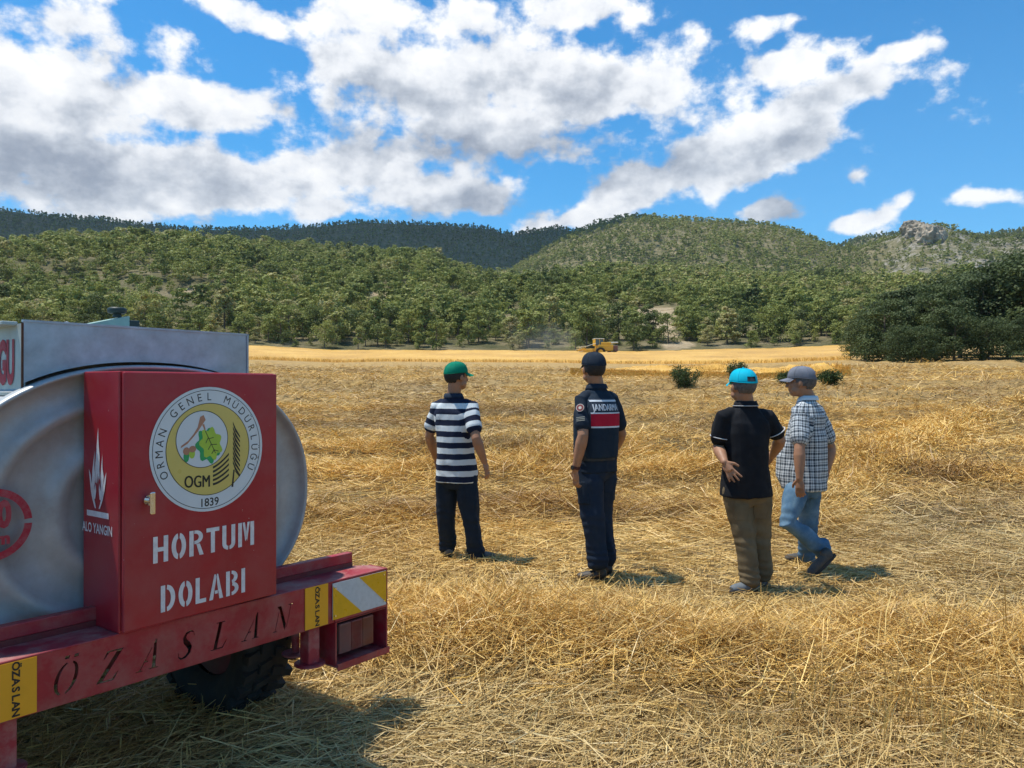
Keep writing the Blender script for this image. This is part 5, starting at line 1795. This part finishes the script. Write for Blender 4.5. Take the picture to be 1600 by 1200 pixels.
# --- the four men
GREENCAP = cloth('green_cap_cotton', (.0, .20, .115)); NAVY = cloth('navy_cotton', (.014, .025, .045)); NAVY2 = cloth('navy_twill', (.013, .022, .036))
BLACKP = cloth('black_pique', (.010, .011, .014)); KHAKI = cloth('khaki_twill', (.155, .115, .064), var=.25); TURQ = cloth('turquoise_cotton', (.0, .42, .56)); GREYC = cloth('grey_cap_cotton', (.16, .17, .20), var=.25)
SHOEG = material('grey_shoe', (.11, .105, .10), .75, var=.3, dirt=((.3, .24, .15), .5, 20)); SHOEK = material('black_shoe', (.015, .015, .016), .55, dirt=((.2, .15, .09), .4, 25))
SOLEK = material('dark_sole', (.03, .03, .03), .8); SHOEB = material('blue_grey_shoe', (.09, .12, .15), .7, dirt=((.3, .24, .15), .4, 20)); SHOED = material('dark_grey_shoe', (.06, .06, .06), .8, dirt=((.2, .16, .1), .5, 20))
TRIMW = cloth('white_trim', (.55, .55, .55)); VEST = cloth('navy_vest', (.012, .024, .040)); REDB = cloth('red_band', (.42, .012, .035)); WHB = cloth('white_band', (.60, .63, .66)); WATCH = material('dark_red_strap', (.05, .008, .012), .5)
BELT = material('black_belt', (.012, .012, .013), .5)


def man_stripes():
    def ex(L):
        collar(L, NAVY)
        cap_mesh(L['root'], L['origin'], L['hc'], L['rot'], GREENCAP, brim_len=.072)
    J = dict(head=(714, 589, 0), neck=(709, 621, 0), hip=(713, 742, 0), elR=(744, 685, -.20), wrR=(757, 722, -.16), haR=(763, 745, -.15), elL=(671, 681, .12), wrL=(681, 716, .30), haL=(686, 735, .34),
             knR=(736, 812, -.06), knL=(696, 806, .06), anR=(745, 866, -.04), anL=(700, 858, .12), toeR=(775, 882, .03), toeL=(690, 868, .30))
    person('man', 'man in a navy and white striped polo shirt, navy trousers and a green cap', 6.6, J, 24, 52, ('striped_shirt', striped()), NAVY2, (SHOEG, SOLEK, .02), ex, build=1.02, seed=3, pant=1.06, belly=.03)


def man_officer():
    def ex(L):
        root, origin, Rt, Fw, neck, hip, chest = L['root'], L['origin'], L['Rt'], L['Fw'], L['neck'], L['hip'], L['chest']
        Z = Vector((0, 0, 1))
        collar(L, NAVY2)
        cap_mesh(root, origin, L['hc'], L['rot'], NAVY2, brim_len=.07)
        S = Solid(); low = hip + Z * .055
        S.rings([(low, .166, .142), (low + Z * .05, .168, .146), (low.lerp(chest, .6), .170, .150), (chest, .170, .150), (neck - Z * .13, .155, .138), (neck - Z * .085, .135, .115), (neck - Z * .045, .100, .095), (neck - Z * .018, .088, .080)], Rt, Fw, p=2.6)
        me, P = S.skin(.007, 4, .5, folds((0, 0, 1), .005, 9, 60, None, .6))
        vest = obj_from(me, 'vest', [VEST], root, origin)
        back = -Fw
        def strip(x0, x1, z0, z1, mat, name, lift=.004):
            nx, nz = 16, 4; pts = []
            for j in range(nz + 1):
                for i in range(nx + 1):
                    pts.append(chest + Rt * lerp(x0, x1, i / nx) + Z * lerp(z0, z1, j / nz))
            q = on_surface(vest, pts, Fw, lift, origin)
            mb = MB(); mb.add(q, [(j * (nx + 1) + i, j * (nx + 1) + i + 1, (j + 1) * (nx + 1) + i + 1, (j + 1) * (nx + 1) + i) for j in range(nz) for i in range(nx)], mat, True)
            return mb.build(name, vest)
        strip(-.145, .145, -.105, .115, material('vest_back_panel', (.016, .030, .05), .8), 'back_panel', .003)
        strip(-.14, .14, .092, .106, WHB, 'white_stripe', .005)
        strip(-.14, .14, .002, .012, WHB, 'white_stripe', .005)
        strip(-.14, .14, -.092, .002, REDB, 'red_band', .0045)
        strip(-.14, .14, -.104, -.092, WHB, 'white_stripe', .005)
        vs, fs = text_geo('JANDARMA', .070, 0, .58, spacing=1.06)
        mb = MB()
        for i_, o_ in enumerate((-.0014, 0, .0014)):
            q = on_surface(vest, [chest + Rt * (x - .014 + o_) + Z * (y + .026) for x, y in vs], Fw, .0063 + .0003 * i_, origin)
            mb.add(q, fs, WHB)
        mb.build('lettering', vest)
        # sleeve badge and rank stripes on the left upper arm
        sh, el = L['shL'], L['jt']['elL']; dv = (el - sh).normalized()
        side = (-Rt * .75 - Fw * .66).normalized()
        c = sh.lerp(el, .24) + side * .0700; e1 = dv; e2 = side.cross(dv).normalized()
        mb = MB()
        for r, m_, o_ in ((.031, material('badge_rim', (.50, .42, .36), .6), .0), (.026, material('badge_field', (.20, .018, .02), .6), .0008), (.012, material('badge_centre', (.55, .50, .42), .6), .0016)):
            mb.add([c + (e1 * math.cos(2 * PI * k / 24) + e2 * math.sin(2 * PI * k / 24)) * r + side * o_ - origin for k in range(24)], [tuple(range(24))], m_)
        mb.build('sleeve_badge', root)
        mb = MB()
        for k in range(3):
            c2 = sh.lerp(el, .50 + .045 * k) + side * .0700
            mb.add([c2 + e2 * x + e1 * y - origin for x, y in ((-.032, -.003), (.032, -.003), (.032, .003), (-.032, .003))], [(0, 1, 2, 3)], material('rank_tape', (.22, .22, .18), .7))
        mb.build('rank_stripes', root)
        # watch
        wr, e = L['jt']['wrL'], L['jt']['elL']; dv = (wr - e).normalized()
        mb = MB(); mb.tube([wr - dv * .030 - origin, wr - dv * .008 - origin], .0325, WATCH, 20); s2 = (-Rt).cross(dv).normalized()
        mb.tube([wr - dv * .019 - Rt * .030 - origin, wr - dv * .019 - Rt * .038 - origin], .017, BLK, 16)
        mb.build('wristwatch', root)
        # thigh pockets
        for s_, sg in (('L', -1), ('R', 1)):
            hp = L['hipL'] if s_ == 'L' else L['hipR']; kn = L['jt']['kn' + s_]
            c = hp.lerp(kn, .52) + Rt * sg * .066
            S = Solid(); dn = (kn - hp).normalized()
            S.chain([c - dn * .085, c + dn * .085], [.058, .062], 12, (Rt, .62)); me, P = S.skin(.007, 3, .5, folds((0, 0, 1), .006, 14, 90, None, .7))
            obj_from(me, 'thigh_pocket', [NAVY2], root, origin)
        mb = MB()
        n = 40
        rg = [[hip + Z * (.035 + dz) + Rt * (.176 + o_) * math.cos(2 * PI * k / n) + Fw * (.127 + o_) * math.sin(2 * PI * k / n) - origin for k in range(n)] for o_, dz in ((0, 0), (.006, 0), (.006, .04), (0, .04))]
        mb.loft(rg, BELT, caps=False, smooth=False); mb.build('belt', root)
    J = dict(head=(927, 577, 0), neck=(932, 607, 0), hip=(931, 725, 0), elL=(911, 680, -.20), wrL=(899, 734, -.16), haL=(900, 757, -.14), elR=(971, 678, .16), wrR=(955, 712, .36), haR=(940, 722, .40),
             knL=(926, 808, -.08), knR=(940, 800, .10), anL=(936, 884, -.06), anR=(948, 874, .12), toeL=(893, 905, -.06), toeR=(925, 888, .42))
    person('man', 'officer in dark navy uniform and cap with a red and white banded vest', 5.9, J, -33, -18, ('uniform_shirt', NAVY2), NAVY, (SHOEK, SOLEK, .15), ex, build=.93, seed=11, pant=1.12, sleeve=.60, leg_amp=.026)


def man_black():
    def ex(L):
        collar(L, BLACKP, TRIMW)
        cap_mesh(L['root'], L['origin'], L['hc'], L['rot'], TURQ, opening=True, brim_len=.07, cr=1.03)
        cuff_ring(L, 'L', TRIMW); cuff_ring(L, 'R', TRIMW)
    J = dict(head=(1160, 604, 0), neck=(1165, 634, 0), hip=(1166, 762, 0), elL=(1122, 699, .02), wrL=(1132, 722, -.16), haL=(1144, 742, -.20), elR=(1219, 688, .04), wrR=(1207, 712, .22), haR=(1198, 722, .30),
             knL=(1164, 836, -.04), knR=(1186, 838, .05), anL=(1174, 912, -.08), anR=(1190, 902, .08), toeL=(1132, 936, -.14), toeR=(1196, 900, .45), gripL='hip')
    person('man', 'man in a black polo shirt, khaki trousers and turquoise cap, hand on hip', 5.6, J, -6, -16, ('black_shirt', BLACKP), KHAKI, (SHOEB, SOLEK, .02), ex, build=1.02, seed=21, pant=1.05, belly=.02, hem=None, leg_amp=.024, hair=HAIRG)


def man_plaid():
    def ex(L):
        collar(L, L['tops'][1])
        cap_mesh(L['root'], L['origin'], L['hc'], L['rot'], GREYC, opening=True, brim_len=.070)
    J = dict(head=(1251, 598, 0), neck=(1262, 625, 0), hip=(1256, 752, .02), elL=(1249, 702, -.24), wrL=(1249, 748, -.28), haL=(1250, 768, -.28), elR=(1298, 700, .14), wrR=(1292, 735, .10), haR=(1285, 750, .10),
             knL=(1229, 815, -.14), knR=(1264, 820, .18), anL=(1290, 862, -.04), anR=(1259, 874, .28), toeL=(1264, 903, -.16, 1307, 868, .02), toeR=(1235, 890, .3))
    person('man', 'man in a checked short-sleeved shirt, blue jeans and grey cap, taking a step', 6.15, J, -48, -66, ('plaid_shirt', plaid()), jeans(), (SHOED, SOLEK, .02), ex, build=1.00, seed=33, pant=1.02, belly=.07, sleeve=.60, leg_amp=.024, top_amp=.022, hair=HAIRG)


man_stripes(); man_officer(); man_black(); man_plaid()


# ---------------------------------------------------------------- combine harvester at the far edge
def harvester():
    CY = material('yellow_machine_paint', (.72, .40, .02), .4, dirt=((.5, .42, .25), .3, 2)); GL = material('cab_glass', (.10, .12, .12), .1, var=.1); CR = material('cream_roof', (.62, .60, .50), .5)
    X, Y = (934 - 800) / FPX * 110, 110.0
    root = empty('combine_harvester', (X, Y, gz(X, Y) - .25), math.radians(8)); root.scale = (.92, .92, .78); tag(root, 'yellow combine harvester with a glazed cab working at the far edge of the wheat', 'harvester')
    b = MB(); b.box(-.2, 2.2, -1.1, 1.1, .9, 2.0, CY, bev=.08); b.box(.3, 1.9, -1.0, 1.0, 2.0, 2.5, CY, bev=.08); b.box(2.2, 3.0, -.9, .9, .8, 1.9, material('straw_hood', (.20, .10, .08), .7), bev=.1); b.build('body', root)
    c = MB(); c.box(-.55, .75, -.75, .75, 1.9, 3.05, GL, bev=.06); cb = c.build('cab', root)
    r = MB(); r.box(-.65, .85, -.85, .85, 3.05, 3.2, CR, bev=.05); r.build('cab_roof', cb)
    for x in (-.56, .10, .76):
        p = MB(); p.box(x - .04, x + .04, -.78, .78, 1.9, 3.06, CY); p.build('cab_pillar', cb)
    f = MB(); f.box(-.6, -1.4, -.4, .4, .7, 1.3, CY, bev=.05); f.build('feeder', root)
    h = MB(); h.box(-2.5, -1.4, -2.4, 2.4, .35, 1.15, CY, bev=.06); hd = h.build('header', root)
    rr = MB(); rr.tube([(-2.6, -2.3, 1.2), (-2.6, 2.3, 1.2)], .07, CY, 10)
    for k in range(6):
        a = k * PI / 3; rr.tube([(-2.6 + .5 * math.cos(a), -2.3, 1.2 + .5 * math.sin(a)), (-2.6 + .5 * math.cos(a), 2.3, 1.2 + .5 * math.sin(a))], .035, CR, 6)
        for y in (-2.2, -.7, .7, 2.2): rr.tube([(-2.6, y, 1.2), (-2.6 + .5 * math.cos(a), y, 1.2 + .5 * math.sin(a))], .03, CY, 6)
    rr.build('reel', root)
    g = MB(); g.tube([(.6, 1.2, 2.45), (3.6, 1.3, 2.6)], .13, CR, 10); g.tube([(-2.4, -1.2, 1.55), (-.5, -.9, 2.3)], .05, CR, 8); g.build('unloading_pipe', root)
    for x, rad in ((.1, .75), (2.2, .48)):
        for y in (-1.25, 1.25):
            w = MB(); w.tube([(x, y - .2, rad), (x, y + .2, rad)], rad, RUBBER, 28); w.tube([(x, y - .22, rad), (x, y + .22, rad)], rad * .5, CY, 20); w.build('wheel', root)


harvester()


def dust_cloud():
    bm = bmesh.new(); bmesh.ops.create_icosphere(bm, subdivisions=4, radius=1)
    P = np.array([v.co[:] for v in bm.verts]); P = P * (1 + .45 * noise3(P, 1.6, 3) + .25 * noise3(P, 3.5, 9))[:, None] * np.array([6.5, 2.8, 3.0])
    for v, q in zip(bm.verts, P): v.co = q
    me = bpy.data.meshes.new('dust'); bm.to_mesh(me); bm.free()
    m = bpy.data.materials.new('dust'); m.use_nodes = True; nt = m.node_tree; nt.nodes.clear()
    out = nt.nodes.new('ShaderNodeOutputMaterial'); v = nt.nodes.new('ShaderNodeVolumePrincipled')
    v.inputs['Color'].default_value = (.75, .70, .62, 1); v.inputs['Density'].default_value = .10; b = NB(nt); tc = b.n('ShaderNodeTexCoord').outputs['Object']; rr = b.vm('LENGTH', b.vm('DIVIDE', tc, (7.5, 3.2, 3.6))); fall = b.mr(rr, .25, .95, 1, 0, True); b.put(v.inputs['Density'], b.m('MULTIPLY', b.m('MULTIPLY', fall, b.mr(b.noise(tc, .45, 4), .35, .7)), .11)); nt.links.new(v.outputs[0], out.inputs['Volume'])
    me.materials.append(m)
    X, Y = (850 - 800) / FPX * 113, 113.0
    o = bpy.data.objects.new('dust', me); COL.objects.link(o); o.location = (X, Y, gz(X, Y) + 2.0)
    tag(o, 'thin grey dust drifting behind the combine harvester', 'dust', kind='stuff')


dust_cloud()


def air():
    """the summer air between here and the hills"""
    m = bpy.data.materials.new('haze'); m.use_nodes = True; nt = m.node_tree; nt.nodes.clear()
    out = nt.nodes.new('ShaderNodeOutputMaterial'); v = nt.nodes.new('ShaderNodeVolumePrincipled')
    v.inputs['Color'].default_value = (.74, .88, .96, 1); v.inputs['Density'].default_value = .00009; v.inputs['Anisotropy'].default_value = .2
    nt.links.new(v.outputs[0], out.inputs['Volume'])
    mb = MB(); mb.box(-2700, 2700, -2700, 2700, -12, 520, m); o = mb.build('haze')
    tag(o, 'thin summer haze between the field and the hills', 'haze', kind='stuff')


air()
